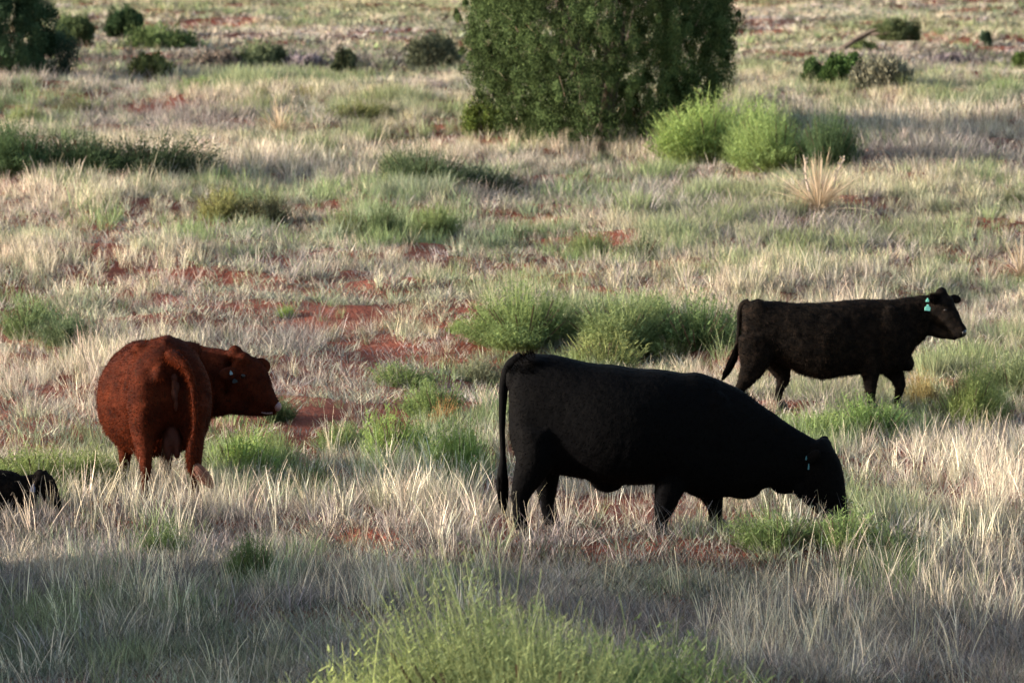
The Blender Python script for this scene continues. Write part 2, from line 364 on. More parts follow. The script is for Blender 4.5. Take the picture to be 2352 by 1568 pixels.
# nearest, out of focus
shrub(1230, 1870, 1150, 560, 'huge', (.19, .275, .095), 'big blurred bright green bush filling the bottom of the picture, tallest in front', G_NEAR, depth=.8)
shrub(1590, 1870, 740, 480, 'dense', (.11, .19, .06), 'darker green bush joined to the right side of the big bush at the bottom', G_NEAR)
shrub(850, 1870, 640, 450, 'dense', (.25, .35, .10), 'pale green bush joined to the left side of the big bush at the bottom', G_NEAR)
shrub(368, 1286, 105, 78, 'fine', (.10, .18, .055), 'dark green bush in the front grass below the brown cow', G_NEAR)
shrub(592, 1348, 96, 120, 'fine', (.09, .17, .05), 'dark green upright bush in the front grass right of and below the brown cow', G_NEAR)
shrub(1790, 1262, 150, 90, 'fine', MD, 'green bush under the neck of the grazing black cow', G_NEAR)
shrub(1925, 1262, 190, 100, 'fine', MD, 'green bush at the muzzle of the grazing black cow', G_NEAR)
shrub(2060, 1290, 170, 100, 'wispy', DK, 'thin dark green bush right of the muzzle of the grazing black cow', G_NEAR)
shrub(95, 1128, 260, 105, 'dense', (.20, .31, .08), 'wide green bush behind the resting calf', G_NEAR)
shrub(540, 1095, 150, 110, 'fine', BR, 'light green bush beside the right hind leg of the brown cow', G_NEAR)
shrub(637, 1075, 80, 95, 'fine', (.21, .31, .09), 'small light green bush below the nose of the brown cow', G_NEAR)
shrub(640, 965, 66, 50, 'fine', DK, 'little dark green bush right at the nose of the brown cow', G_NEAR)
shrub(772, 1035, 110, 66, 'fine', MD, 'low green bush midway between the brown cow and the grazing black cow', G_NEAR)
shrub(715, 1128, 110, 90, 'wispy', (.22, .30, .09), 'loose green bush on the red soil below the low bush between the two cows', G_NEAR)
shrub(905, 1068, 130, 140, 'fine', BR, 'tall bright green bush between the two large cows', G_NEAR)
shrub(1060, 1098, 140, 122, 'fine', BR, 'rounded light green bush just left of the tail of the grazing cow', G_NEAR)
shrub(1010, 962, 124, 90, 'fine', MD, 'green bush with rusty stems left of the grazing cow rump', G_NEAR)
shrub(1018, 975, 60, 62, 'wispy', (.34, .22, .07), 'small rusty yellow bush in front of the green bush by the grazing cow rump', G_NEAR)
shrub(925, 884, 125, 56, 'fine', MD, 'low green bush on bare red soil above the tall bright bush', G_NEAR)
shrub(1105, 880, 100, 62, 'fine', SG, 'grey green bush touching the grazing cow rump on bare red soil', G_NEAR)
shrub(925, 1130, 120, 80, 'wispy', (.26, .33, .12), 'pale thin bush in the dry grass left of the grazing cow legs', G_NEAR)
# middle
shrub(1205, 792, 250, 145, 'dense', (.19, .31, .09), 'wide rounded green bush just above the grazing cow rump', G_MID)
shrub(1052, 766, 58, 44, 'fine', BR, 'tiny bright green bush left of the wide rounded bush', G_MID)
shrub(1420, 790, 270, 130, 'dense', (.20, .30, .10), 'wide green bush above the back of the grazing cow', G_MID)
shrub(1390, 848, 210, 90, 'fine', (.23, .31, .09), 'yellowish green low bush behind the back of the grazing cow', G_MID)
shrub(1600, 800, 210, 135, 'fine', (.14, .25, .08), 'blue green bush behind the tail of the walking heifer', G_MID)
shrub(1545, 818, 120, 70, 'fine', (.22, .31, .08), 'light green bush at the left of the blue green bush behind the heifer', G_MID)
shrub(2000, 1000, 165, 84, 'fine', (.18, .33, .08), 'very bright green bush under the front hooves of the walking heifer', G_NEAR)
shrub(1870, 1020, 150, 76, 'fine', (.20, .33, .07), 'green bush left of the very bright bush under the heifer', G_NEAR)
shrub(2130, 945, 90, 90, 'fine', (.28, .25, .08), 'yellow orange bush beside the forward front leg of the heifer', G_NEAR)
shrub(2215, 985, 160, 140, 'dense', (.20, .30, .08), 'light green bush right of the yellow bush', G_NEAR)
shrub(2320, 905, 140, 90, 'fine', (.20, .29, .12), 'soft green bush at the right edge below the heifer head', G_NEAR)
shrub(60, 775, 160, 104, 'fine', (.15, .25, .09), 'green bush at the left edge above the brown cow', G_MID)
shrub(170, 788, 150, 90, 'fine', (.12, .20, .09), 'dull green bush right beside the left edge bush above the brown cow', G_MID)
shrub(432, 768, 60, 36, 'wispy', DK, 'tiny dark green bush just above the back of the brown cow', G_MID)
shrub(660, 728, 50, 32, 'fine', BR, 'tiny bright green tuft bush up right of the brown cow head', G_MID)
shrub(500, 505, 130, 86, 'fine', OL, 'olive bush on the left half of the middle range', G_MID)
shrub(620, 512, 130, 84, 'fine', (.16, .18, .08), 'darker olive bush right next to the olive bush in the left half', G_MID)
shrub(800, 545, 110, 80, 'fine', (.17, .24, .09), 'green bush with a dark gap at its right in the middle range', G_MID)
shrub(880, 555, 90, 90, 'fine', DK, 'dark green bush between two lighter bushes in the middle range', G_MID)
shrub(985, 550, 110, 90, 'fine', (.17, .26, .08), 'green bush by the dark dead brush in the middle range', G_MID)
shrub(1370, 590, 100, 74, 'fine', (.18, .27, .09), 'green bush alone in the centre of the middle range', G_MID)
shrub(1470, 600, 130, 74, 'wispy', (.14, .2, .1), 'thin blue green bush right of the lone centre bush', G_MID)
shrub(975, 430, 230, 108, 'dense', (.10, .17, .075), 'dark green wide bush below the left side of the big juniper', G_MID)
shrub(905, 410, 80, 70, 'fine', (.20, .28, .10), 'lighter green bush at the left shoulder of the dark wide bush', G_MID)
shrub(1120, 440, 190, 70, 'fine', (.10, .15, .08), 'low dark bush trailing right of the dark wide bush', G_MID)
shrub(1385, 376, 62, 40, 'fine', (.12, .16, .10), 'small grey green bush below the middle of the big juniper', G_MID)
shrub(1635, 372, 320, 190, 'dense', (.23, .38, .09), 'large bright green bush against the right foot of the big juniper', G_MID)
shrub(1790, 390, 230, 150, 'dense', (.20, .33, .09), 'bright green bush right of the large bright bush', G_MID)
shrub(1900, 396, 160, 165, 'dense', (.075, .15, .06), 'tall dark green bush at the end of the row beside the juniper', G_MID)
shrub(1700, 455, 110, 52, 'fine', (.22, .27, .11), 'low pale green bush left of the yucca', G_MID)
shrub(60, 402, 300, 130, 'dense', (.075, .15, .055), 'large dark green bush at the left edge below the far juniper', G_MID)
shrub(200, 400, 240, 112, 'dense', (.08, .15, .06), 'dark green bush next to the large left edge bush', G_MID)
shrub(330, 398, 250, 100, 'fine', (.07, .12, .055), 'low dark bush at the right end of the dark row on the left', G_MID)
shrub(50, 285, 120, 60, 'fine', (.23, .32, .11), 'pale green bush above the dark row at the left edge', G_MID)
shrub(180, 268, 130, 52, 'fine', (.16, .19, .08), 'olive bush above the dark row on the left', G_MID)
shrub(800, 275, 170, 52, 'fine', (.20, .25, .08), 'yellowish green bush left of the big juniper', G_MID)
shrub(880, 268, 90, 45, 'fine', (.17, .22, .08), 'olive bush close left of the big juniper', G_MID)
shrub(480, 208, 170, 42, 'fine', (.20, .33, .08), 'bright green low bush on the lip of the wash at left', G_MID)
shrub(600, 228, 70, 34, 'fine', OL, 'olive low bush on the lip of the wash right of the bright one', G_MID)
shrub(700, 226, 110, 36, 'fine', (.32, .33, .10), 'yellow green low bush on the lip of the wash', G_MID)
shrub(2290, 222, 150, 46, 'dense', (.17, .30, .08), 'bright green bush at the right edge on the lip of the wash', G_MID)
shrub(2190, 232, 110, 34, 'fine', (.20, .30, .10), 'lower green bush left of the right edge bush on the lip', G_MID)
shrub(2330, 470, 60, 36, 'fine', (.2, .26, .1), 'small green bush at the right edge level with the yucca', G_MID)
shrub(2160, 700, 90, 46, 'wispy', (.19, .27, .1), 'faint green bush just above the heifer neck', G_MID)

# ------------------------------------------------------------------ trees
def fol_cloud(cen, size, n, rg, upb=.6, w=.6):
    """n small leaf faces about the points cen (k,3) with radii size (k,3)"""
    k = rg.integers(0, len(cen), n)
    d = rg.normal(0, 1, (n, 3)); d /= np.linalg.norm(d, axis=1)[:, None]
    p = cen[k] + d * size[k] * (rg.uniform(0, 1, n) ** .45)[:, None]
    return p, d, k
def juniper_mesh(seed, rx, ry, h, nlobe, nleaf, ls, z0=0.0, taper=.55, vert=1.35):
    rg = np.random.default_rng(seed)
    a = rg.uniform(0, 6.283, nlobe); t = rg.uniform(0, 1, nlobe) ** .9
    prof = np.where(t < .45, .68 + .32 * np.sin(t / .45 * 1.57), 1 - (1 - taper) * ((t - .45) / .55) ** 1.7)
    rr = np.sqrt(rg.uniform(.30, 1, nlobe)) * prof * (.9 + .2 * rg.uniform(0, 1, nlobe))
    cen = np.stack([rx * rr * np.cos(a), ry * rr * np.sin(a), z0 + t * h], 1)
    sz = rx * rg.uniform(.8, 3.3, nlobe) / math.sqrt(nlobe)
    size = np.stack([sz, sz, sz * vert * rg.uniform(.7, 1.4, nlobe)], 1)
    if nlobe > 500:      # dense inner wood, so that no daylight passes
        m_ = 140; j_ = rg.integers(0, nlobe, m_); cen[j_, :2] *= (.55 * rg.uniform(0, 1, m_) ** .5 / np.maximum(rr[j_], .2))[:, None]; size[j_] = np.array([.24, .24, .34]) * rx
        j_ = rg.integers(0, nlobe, 520); f_ = (.93 * prof[j_] / np.maximum(rr[j_], .2)); cen[j_, :2] *= f_[:, None]; size[j_] = np.array([.06, .06, .19]) * rx * rg.uniform(.7, 1.5, 520)[:, None]
    p, d, k = fol_cloud(cen, size, nleaf, rg)
    if vert > 1.2: p[:, :2] = cen[k][:, :2] + (p[:, :2] - cen[k][:, :2]) * (1.1 - .45 * np.clip((p[:, 2] - cen[k][:, 2]) / size[k][:, 2] * .5 + .5, 0, 1))[:, None]
    p[:, 2] = np.maximum(p[:, 2], .02)
    n = nleaf
    up = np.stack([d[:, 0] * .7 + rg.normal(0, .3, n), d[:, 1] * .7 + rg.normal(0, .3, n), np.abs(d[:, 2]) * .5 + rg.uniform(.3, 1.2, n)], 1)
    up /= np.linalg.norm(up, axis=1)[:, None]
    ln = ls * rg.uniform(.7, 1.6, n)
    C = np.stack([p, p + up * ln[:, None]], 1)
    sd = np.cross(up, rg.normal(0, 1, (n, 3))); sd /= np.linalg.norm(sd, axis=1)[:, None] + 1e-9
    W = np.stack([ln * .55, ln * .22], 1)
    V, Qd = strips(C, W, sd)
    lb = rg.uniform(.0, 1.0, nlobe)
    return V, Qd, np.repeat(np.clip(lb[k] + rg.normal(0, .18, n), 0, 1), 4)
def limb_mesh(paths):
    """paths: list of lists of (x,y,z,r)"""
    parts = []
    for P in paths:
        P = np.array(P, float); k = len(P); ns = 7; V = []
        for i in range(k):
            tn = P[min(i + 1, k - 1), :3] - P[max(i - 1, 0), :3]; tn /= np.linalg.norm(tn) + 1e-9
            s = np.cross(tn, [.3, .9, .2]); s /= np.linalg.norm(s); u = np.cross(s, tn)
            an = np.linspace(0, 2 * np.pi, ns, endpoint=False)
            V.append(P[i, :3] + P[i, 3] * (np.cos(an)[:, None] * s + np.sin(an)[:, None] * u))
        V = np.concatenate(V); Qd = []
        for i in range(k - 1):
            for j in range(ns): Qd.append([i * ns + j, i * ns + (j + 1) % ns, (i + 1) * ns + (j + 1) % ns, (i + 1) * ns + j])
        parts.append((V, np.array(Qd), np.full(len(V), .5)))
    return join(parts)
mb, t = mat('juniper_bark')
n1 = t.noise(14, 4); c = t.ramp(n1, [(.3, (.06, .045, .035)), (.7, (.15, .115, .09))])
p = t.n('ShaderNodeBsdfPrincipled'); p.inputs['Roughness'].default_value = .9; t.l(c, p.inputs['Base Color']); o = t.n('ShaderNodeOutputMaterial'); t.l(p.outputs[0], o.inputs[0])
M_jun = leaf_mat('juniper_needle', 'obj', .12, lo=.35, hi=1.6)
M_ltwig = leaf_mat('bare_twig', (.30, .235, .19), 0)
def tree(name, px, py, rx, ry, h, nlobe, nleaf, ls, col, label, cat='juniper tree', group=None, taper=.55, seed=1, z0=.05, dead=0):
    p = P2W(px, py); q_ = p[1] * (py - HOR) / FP / (4.8 if py > 190 else 6.1); rx *= q_; ry *= q_; h *= q_; ls *= q_; r = empty(name, (p[0], p[1], p[2] - .03))
    f = add('crown', quadmesh('crown', juniper_mesh(seed, rx, ry, h, nlobe, nleaf, ls, z0, taper), [M_jun]), r); f.color = (*col, 1)
    rg = np.random.default_rng(seed + 5); P = []
    for i in range(max(4, int(7 * min(1.5, rx)))):
        a = rg.uniform(0, 6.28); q = rg.uniform(.2, .6) * rx; hh = rg.uniform(.5, .9) * h
        P.append([(0, 0, -.1, .05 * rx), (np.cos(a) * q * .35, np.sin(a) * q * .35, hh * .3, .03 * rx), (np.cos(a) * q * .8, np.sin(a) * q * .8, hh * .7, .014 * rx), (np.cos(a) * q, np.sin(a) * q, hh, .005 * rx)])
    add('trunk', quadmesh('trunk', limb_mesh(P), [mb]), r)
    if dead:
        k = dead; a = rg.uniform(0, 6.28, k); b = rg.uniform(.55, .93, k); z = rg.uniform(.05, .8, k) * h
        C = np.zeros((k, 3, 3)); dr = np.stack([np.cos(a), np.sin(a)], 1)
        for j, s in enumerate((0, .5, 1)): C[:, j, :2] = dr * (rx * b)[:, None] * (1 + .16 * s) + rg.normal(0, .03, (k, 2)); C[:, j, 2] = z + s * rg.uniform(.1, .35, k)
        V, Qd = strips(C, np.full((k, 3), .011) * np.array([1, .7, .3]), np.stack([-dr[:, 1], dr[:, 0], np.zeros(k)], 1))
        tag(add('dead_twigs', quadmesh('dead_twigs', (V, Qd, np.tile(rg.uniform(0, 1, k)[:, None], (1, 6)).ravel()), [M_ltwig]), r), kind='stuff')
    return tag(r, label, cat, group)
JG = (.070, .104, .042)
tree('juniper_tree', 1378, 314, 2.56, 2.4, 4.3, 3000, 720000, .024, JG, 'large rounded green juniper at top centre, cut off by the upper edge', taper=.66, seed=3, dead=60)
tree('juniper_tree', 1108, 312, .36, .36, .55, 30, 7000, .03, (.11, .15, .04), 'small juniper sprout at the left foot of the large juniper', taper=.5, seed=8)
tree('juniper_tree', -10, 180, 1.75, 1.6, 3.0, 260, 110000, .045, (.05, .085, .045), 'dark juniper cut off by the left edge of the picture', taper=.45, seed=4)
tree('juniper_tree', 118, 182, .72, .6, 1.15, 36, 16000, .04, (.045, .075, .05), 'short dark juniper lobe at the right foot of the left edge juniper', taper=.6, seed=14)
tree('juniper_tree', 286, 93, .64, .6, .92, 50, 16000, .06, (.05, .085, .04), 'small round dark juniper alone near the upper left', group='small junipers on the plain', taper=.75, seed=5)
tree('juniper_tree', 172, 101, .68, .6, .72, 50, 14000, .06, (.08, .11, .05), 'small wide olive juniper between the left edge juniper and the round one', group='small junipers on the plain', taper=.6, seed=6)
tree('juniper_tree', 1935, 203, .48, .5, .55, 44, 14000, .045, (.06, .105, .035), 'small round juniper below the leaning tree', group='small junipers on the plain', taper=.7, seed=7)
tree('juniper_tree', 1862, 196, .25, .25, .42, 26, 7000, .04, (.075, .12, .045), 'little pointed juniper left of the small round one', group='small junipers on the plain', taper=.2, seed=9)
tree('juniper_tree', 790, 178, .36, .35, .70, 34, 9000, .045, (.07, .085, .05), 'small brownish juniper on the wash edge left of centre', group='small junipers on the plain', taper=.8, seed=10)
tree('juniper_tree', 2264, 107, .17, .17, .34, 16, 3000, .05, (.05, .08, .05), 'tiny dark juniper far off near the upper right', group='small junipers on the plain', taper=.6, seed=12)
tree('juniper_tree', 2348, 168, .28, .28, .5, 26, 6000, .045, (.10, .15, .05), 'small green juniper cut off by the right edge', group='small junipers on the plain', taper=.5, seed=13)
def bushy(px, py, wp, hp, col, label, seed, cat='bush', name='scrub_bush'):
    p = P2W(px, py); s = p[1] / FP; r = empty(name, (p[0], p[1], p[2] - .03))
    f = add('foliage', quadmesh('foliage', juniper_mesh(seed, wp * s / 2, wp * s / 2, hp * s * .75, 70, 7000, .045, .02, .3, 1.3), [M_jun]), r); f.color = (*[c * 1.35 for c in col], 1)
    return tag(r, label, cat, 'scrub bushes along the dry wash')
bushy(990, 160, 140, 86, (.075, .085, .055), 'dark grey green scrub bush touching the left side of the big juniper', 21)
bushy(375, 110, 160, 30, (.07, .10, .04), 'low long dark scrub bush right of the small round juniper', 22)
bushy(2030, 200, 130, 62, (.11, .11, .08), 'grey brown scrub bush right of the small round juniper below the leaning tree', 23)
bushy(1140, 300, 60, 40, (.10, .13, .05), 'small scrub bush in front of the left foot of the big juniper', 24)
bushy(345, 180, 90, 52, (.12, .13, .05), 'olive scrub bush in the wash at left', 25)
bushy(1985, 121, 60, 14, (.09, .12, .05), 'flat scrub bush at the foot of the leaning trunk', 26)
bushy(2180, 160, 80, 30, (.14, .12, .13), 'lilac grey scrub bush in the wash at right', 27)
bushy(600, 150, 120, 34, (.09, .11, .06), 'dark scrub bush in the wash left of centre', 28)
bushy(700, 165, 90, 36, (.20, .17, .18), 'pale lilac scrub bush in the wash left of the brownish juniper', 29)
bushy(500, 165, 120, 30, (.11, .09, .075), 'brown scrub bush in the wash at left of the dark one', 30)
# leaning tree
p = P2W(1925, 122); s = p[1] / FP
r = empty('leaning_tree', (p[0], p[1], p[2] - .03))
def lp(dx, dy, yy=0): return (dx * s, yy, dy * s)
add('trunk', quadmesh('trunk', limb_mesh([[(*lp(-14, -2), .08), (*lp(10, 12), .07), (*lp(40, 34), .06), (*lp(75, 52), .045), (*lp(110, 66), .03)], [(*lp(40, 30), .05), (*lp(80, 50, .3), .035), (*lp(120, 72, .4), .02)],
    [(*lp(75, 45), .04), (*lp(120, 50, -.2), .025), (*lp(160, 70, -.3), .012)]]), [mb]), r)
V, Qd, bvv = juniper_mesh(33, .62, .5, .62, 60, 9000, .05, 0, .5, 1.0)
V = V * np.array([1, 1, .8]) * (s / .0119) + np.array([135 * s, 0, 30 * s]); f = add('crown', quadmesh('crown', (V, Qd, bvv), [M_jun]), r); f.color = (.10, .125, .06, 1)
tag(r, 'half fallen tree with leaning grey trunk and ragged crown at the upper right', 'tree')

# ------------------------------------------------------------------ yuccas
M_yucca = leaf_mat('yucca_leaf', (.56, .45, .32), .2, lo=.6, hi=1.3)
M_stalk = solid('dry_stalk', (.48, .40, .33), .8); M_stalk2 = solid('weathered_stalk', (.30, .26, .21), .8)
def yucca(px, py, rpx, stalks, label, n=150, up=.9, seed=0, col=None):
    p = P2W(px, py); FOOT.append((p[0], p[1], rpx * p[1] / FP * 1.6, .5)); s = p[1] / FP; rg = np.random.default_rng(90 + seed)
    r = empty('yucca_plant', (p[0], p[1], p[2] - .02)); R0 = 1.25 * rpx * s
    a = rg.uniform(0, 6.283, n); el = np.clip(rg.normal(up - .2, .5, n), .05, 1.5); L = R0 * rg.uniform(.75, 1.25, n); k = 5; u = np.linspace(0, 1, k)
    C = np.zeros((n, k, 3)); rad = L[:, None] * (np.cos(el)[:, None] * u + .12 * u ** 2)
    C[:, :, 0] = np.cos(a)[:, None] * rad; C[:, :, 1] = np.sin(a)[:, None] * rad; C[:, :, 2] = L[:, None] * (np.sin(el)[:, None] * u - .22 * np.cos(el)[:, None] * u ** 2.5) + .03
    S = np.stack([-np.sin(a), np.cos(a), rg.normal(0, .4, n)], 1); W = np.tile(.014 * (1 - .75 * u), (n, 1))
    V, Qd = strips(C, W, S)
    add('leaves', quadmesh('leaves', (V, Qd, np.repeat(rg.uniform(0, 1, n), k * 2)), [M_yucca]), r)
    for x0, y0, x1, y1 in stalks:
        A = np.array([x0 * s, 0, y0 * s]); B = np.array([x1 * s, rg.normal(0, .05), y1 * s])
        P = [(*(A + (B - A) * q + np.array([.01 * math.sin(q * 9), 0, 0])), (.013 if seed == 1 else .009) * (1 - .5 * q)) for q in np.linspace(0, 1, 7)]
        # stubby seed pods on the upper part
        br = [P]
        for q in (.5, .62, .72, .82, .9):
            o_ = A + (B - A) * q; d_ = np.array([rg.choice([-1, 1]) * .035, rg.normal(0, .02), .03]); br.append([(*o_, .007), (*(o_ + d_), .010)])
        add('flower_stalk', quadmesh('flower_stalk', limb_mesh(br), [M_stalk if seed == 1 else M_stalk2]), r)
    return tag(r, label, 'yucca', 'yuccas standing in the dry grass')
yucca(1880, 492, 100, [(-16, 15, -36, 140), (30, 60, 58, 138)], 'straw coloured yucca with two pale flower stalks right of centre', 330, .95, 1)
yucca(642, 312, 62, [(-8, 0, -14, 130), (36, 0, 30, 125)], 'pale green yucca with two thin stalks in the upper left grass', 110, 1.0, 2)
yucca(2345, 640, 85, [], 'straw yucca cut off by the right edge above the heifer head', 90, .8, 3)

# ------------------------------------------------------------------ cattle
def ring_tube(pts, ref=(0, 1, 0), ns=20, sq=1.0, fix=None):
    """closed tube; pts = (x, y, z, a, b): a along ref, b across"""
    P = np.array(pts, float); k = len(P); ref = np.array(ref, float); V = []
    for i in range(k):
        tn = P[min(i + 1, k - 1), :3] - P[max(i - 1, 0), :3]; tn /= np.linalg.norm(tn)
        if fix is not None: tn = np.array(fix, float)
        s = ref - ref.dot(tn) * tn; s /= np.linalg.norm(s); u = np.cross(tn, s)
        an = np.linspace(0, 2 * np.pi, ns, endpoint=False); c, q = np.cos(an), np.sin(an)
        c = np.sign(c) * np.abs(c) ** sq; q = np.sign(q) * np.abs(q) ** sq
        V.append(P[i, :3] + P[i, 3] * c[:, None] * s + P[i, 4] * q[:, None] * u)
    V = np.concatenate(V); F = []
    for i in range(k - 1):
        for j in range(ns): F.append((i * ns + j, i * ns + (j + 1) % ns, (i + 1) * ns + (j + 1) % ns, (i + 1) * ns + j))
    n = len(V); V = np.concatenate([V, [P[0, :3]], [P[-1, :3]]])
    for j in range(ns): F.append((n, (j + 1) % ns, j)); F.append((n + 1, (k - 1) * ns + j, (k - 1) * ns + (j + 1) % ns))
    return V, F
def densify(pts, m=4):
    P = np.array(pts, float); k = len(P); out = []
    for i in range(k - 1):
        p0, p1, p2, p3 = P[max(i - 1, 0)], P[i], P[i + 1], P[min(i + 2, k - 1)]
        for q in np.arange(m) / m:
            out.append(.5 * ((2 * p1) + (p2 - p0) * q + (2 * p0 - 5 * p1 + 4 * p2 - p3) * q * q + (3 * p1 - p0 - 3 * p2 + p3) * q ** 3))
    out.append(P[-1]); out = np.array(out); out[:, 3:] = np.maximum(out[:, 3:], .004); return out
def blob(c, r, rot=(0, 0, 0)):
    M = Matrix.Rotation(rot[2], 3, 'Z') @ Matrix.Rotation(rot[1], 3, 'Y') @ Matrix.Rotation(rot[0], 3, 'X'); M = np.array(M)
    pts = [(-math.cos(a) * r[0], 0, 0, max(math.sin(a), .02) * r[1], max(math.sin(a), .02) * r[2]) for a in np.linspace(0, math.pi, 11)]
    V, F = ring_tube(pts, (0, 1, 0), 14); return V @ M.T + np.array(c), F
def fuse(name, pieces, voxel, smooth, mats, noise=0.0, nsc=30, nseed=0):
    """union of the pieces as one smooth skin"""
    V, F, o = [], [], 0
    for v, f in pieces:
        V.append(v); F += [tuple(i + o for i in q) for q in f]; o += len(v)
    me = bpy.data.meshes.new('raw'); me.from_pydata(np.concatenate(V).tolist(), [], F); me.update()
    ob = bpy.data.objects.new('raw', me); COL.objects.link(ob)
    md = ob.modifiers.new('r', 'REMESH'); md.mode = 'VOXEL'; md.voxel_size = voxel; md.use_smooth_shade = True
    ms = ob.modifiers.new('s', 'SMOOTH'); ms.factor = .5; ms.iterations = smooth
    dg = bpy.context.evaluated_depsgraph_get(); out = bpy.data.meshes.new_from_object(ob.evaluated_get(dg)); out.name = name
    bpy.data.objects.remove(ob); bpy.data.meshes.remove(me)
    if noise:
        n = len(out.vertices); co = np.zeros(n * 3, np.float32); out.vertices.foreach_get('co', co); co = co.reshape(-1, 3)
        no = np.zeros(n * 3, np.float32); out.vertices.foreach_get('normal', no); no = no.reshape(-1, 3)
        d = fbm((co[:, 0] + co[:, 1] * .8) * nsc, (co[:, 2] + co[:, 1] * .6) * nsc, nseed) - .5
        co = co + no * (d * noise * 2)[:, None]; out.vertices.foreach_set('co', co.ravel())
    out.materials.clear()
    for m_ in mats: out.materials.append(m_)
    out.polygons.foreach_set('use_smooth', np.ones(len(out.polygons), bool)); out.update()
    return out
def coat(name, me, n, ln, wid, material, down=(0, 0, -1), lay=.8, seed=0, mask=None):
    """short hairs lying on the skin"""
    rg = np.random.default_rng(seed); nv = len(me.vertices)
    co = np.zeros(nv * 3, np.float32); me.vertices.foreach_get('co', co); co = co.reshape(-1, 3)
    no = np.zeros(nv * 3, np.float32); me.vertices.foreach_get('normal', no); no = no.reshape(-1, 3)
    k = rg.integers(0, nv, n)
    if mask is not None: k = k[mask(co[k])]; 
    n = len(k); p = co[k] + rg.normal(0, .006, (n, 3)); d = no[k] * rg.uniform(.35, 1.0, n)[:, None] + np.array(down) * lay + rg.normal(0, .35, (n, 3))
    d /= np.linalg.norm(d, axis=1)[:, None]; L = rg.uniform(ln[0], ln[1], n)
    C = np.stack([p - no[k] * .004, p + d * L[:, None]], 1); S = np.cross(d, no[k]) + rg.normal(0, .2, (n, 3)); S /= np.linalg.norm(S, axis=1)[:, None] + 1e-9
    V, Qd = strips(C, np.stack([np.full(n, wid), np.full(n, wid * .3)], 1), S)
    return quadmesh(name, (V, Qd, np.repeat(rg.uniform(0, 1, n), 4)), [material])
def hide(name, stops, scale, rough=.75, sheen=.1, spots=None, spec=.2):
    m, t = mat(name); n1 = t.noise(scale, 5, .65); c = t.ramp(n1, stops)
    if spots: c = t.mix(t.ramp(t.noise(spots[0], 3, .6), [(spots[1], (0, 0, 0)), (spots[1] + .08, (1, 1, 1))]), c, spots[2])
    p = t.n('ShaderNodeBsdfPrincipled'); p.inputs['Roughness'].default_value = rough; p.inputs['Specular IOR Level'].default_value = spec
    t.l(c, p.inputs['Base Color'])
    b = t.n('ShaderNodeBump'); b.inputs['Strength'].default_value = .5; b.inputs['Distance'].default_value = .012; t.l(t.noise(scale * 5, 3, .7), b.inputs['Height']); t.l(b.outputs[0], p.inputs['Normal'])
    o = t.n('ShaderNodeOutputMaterial'); t.l(p.outputs[0], o.inputs[0]); return m
M_black = hide('black_hide', [(.3, (.0009, .0009, .0013)), (.7, (.0020, .0018, .0019))], 5, .8, spec=.05)
M_blackh = leaf_mat('black_hair', (.0020, .0017, .0017), 0)
M_hei = hide('rough_black_hide', [(.35, (.0022, .0018, .0018)), (.52, (.006, .0045, .0035)), (.70, (.016, .0105, .0078))], 13, .85, spec=.05)
M_heih = leaf_mat('curly_black_hair', (.0075, .0055, .0044), 0, lo=.05, hi=2.2)
M_brown = hide('red_brown_hide', [(.32, (.016, .0034, .002)), (.5, (.040, .0080, .0032)), (.7, (.070, .0145, .0052))], 7, .85, spots=(40, .57, (.022, .008, .004)), spec=.06)
M_brownh = leaf_mat('red_brown_hair', (.046, .0095, .0038), .0, lo=.2, hi=1.8)
M_hoof = solid('hoof_horn', (.010, .009, .008), .6); M_eye = solid('eye_ball', (.010, .007, .006), .3, .4)
M_pink = solid('pink_nose_skin', (.19, .11, .11), .5); M_tagb = solid('blue_tag_plastic', (.03, .13, .16), .5); M_tagg = solid('mint_tag_plastic', (.35, .95, .75), .4); M_tagw = solid('pale_tag_plastic', (.18, .27, .32), .4)
M_skin = hide('bare_tail_skin', [(.3, (.025, .0055, .003)), (.7, (.060, .0135, .006))], 20, .6); M_grey = solid('grey_skin', (.16, .155, .15), .6); M_muz = solid('wet_black_nose', (.012, .012, .014), .25, .5)
M_tagd = solid('dull_tag_plastic', (.010, .018, .022), .6)
M_swt = leaf_mat('pale_tail_hair', (.24, .12, .09), .1)
def tagmesh(w, h, t=.004):
    """trapezoid ear tag with a neck, hanging down"""
    pr = [(-w * .5, -h), (w * .5, -h), (w * .5, -h * .45), (w * .16, -h * .2), (w * .16, 0), (-w * .16, 0), (-w * .16, -h * .2), (-w * .5, -h * .45)]
    V = [(x, -t / 2, z) for x, z in pr] + [(x, t / 2, z) for x, z in pr]; n = len(pr)
    F = [tuple(range(n))] + [tuple(range(2 * n - 1, n - 1, -1))] + [(i, i + n, (i + 1) % n + n, (i + 1) % n) for i in range(n)]
    me = bpy.data.meshes.new('ear_tag'); me.from_pydata(V, [], F); me.update(); return me
def fillr(m, *mats_):
    for q in mats_: m.materials.append(q)
    return m
def piece(name, pieces, material, parent, voxel=.006, smooth=3, **k):
    return add(name, fuse(name, pieces, voxel, smooth, [material], **k), parent)
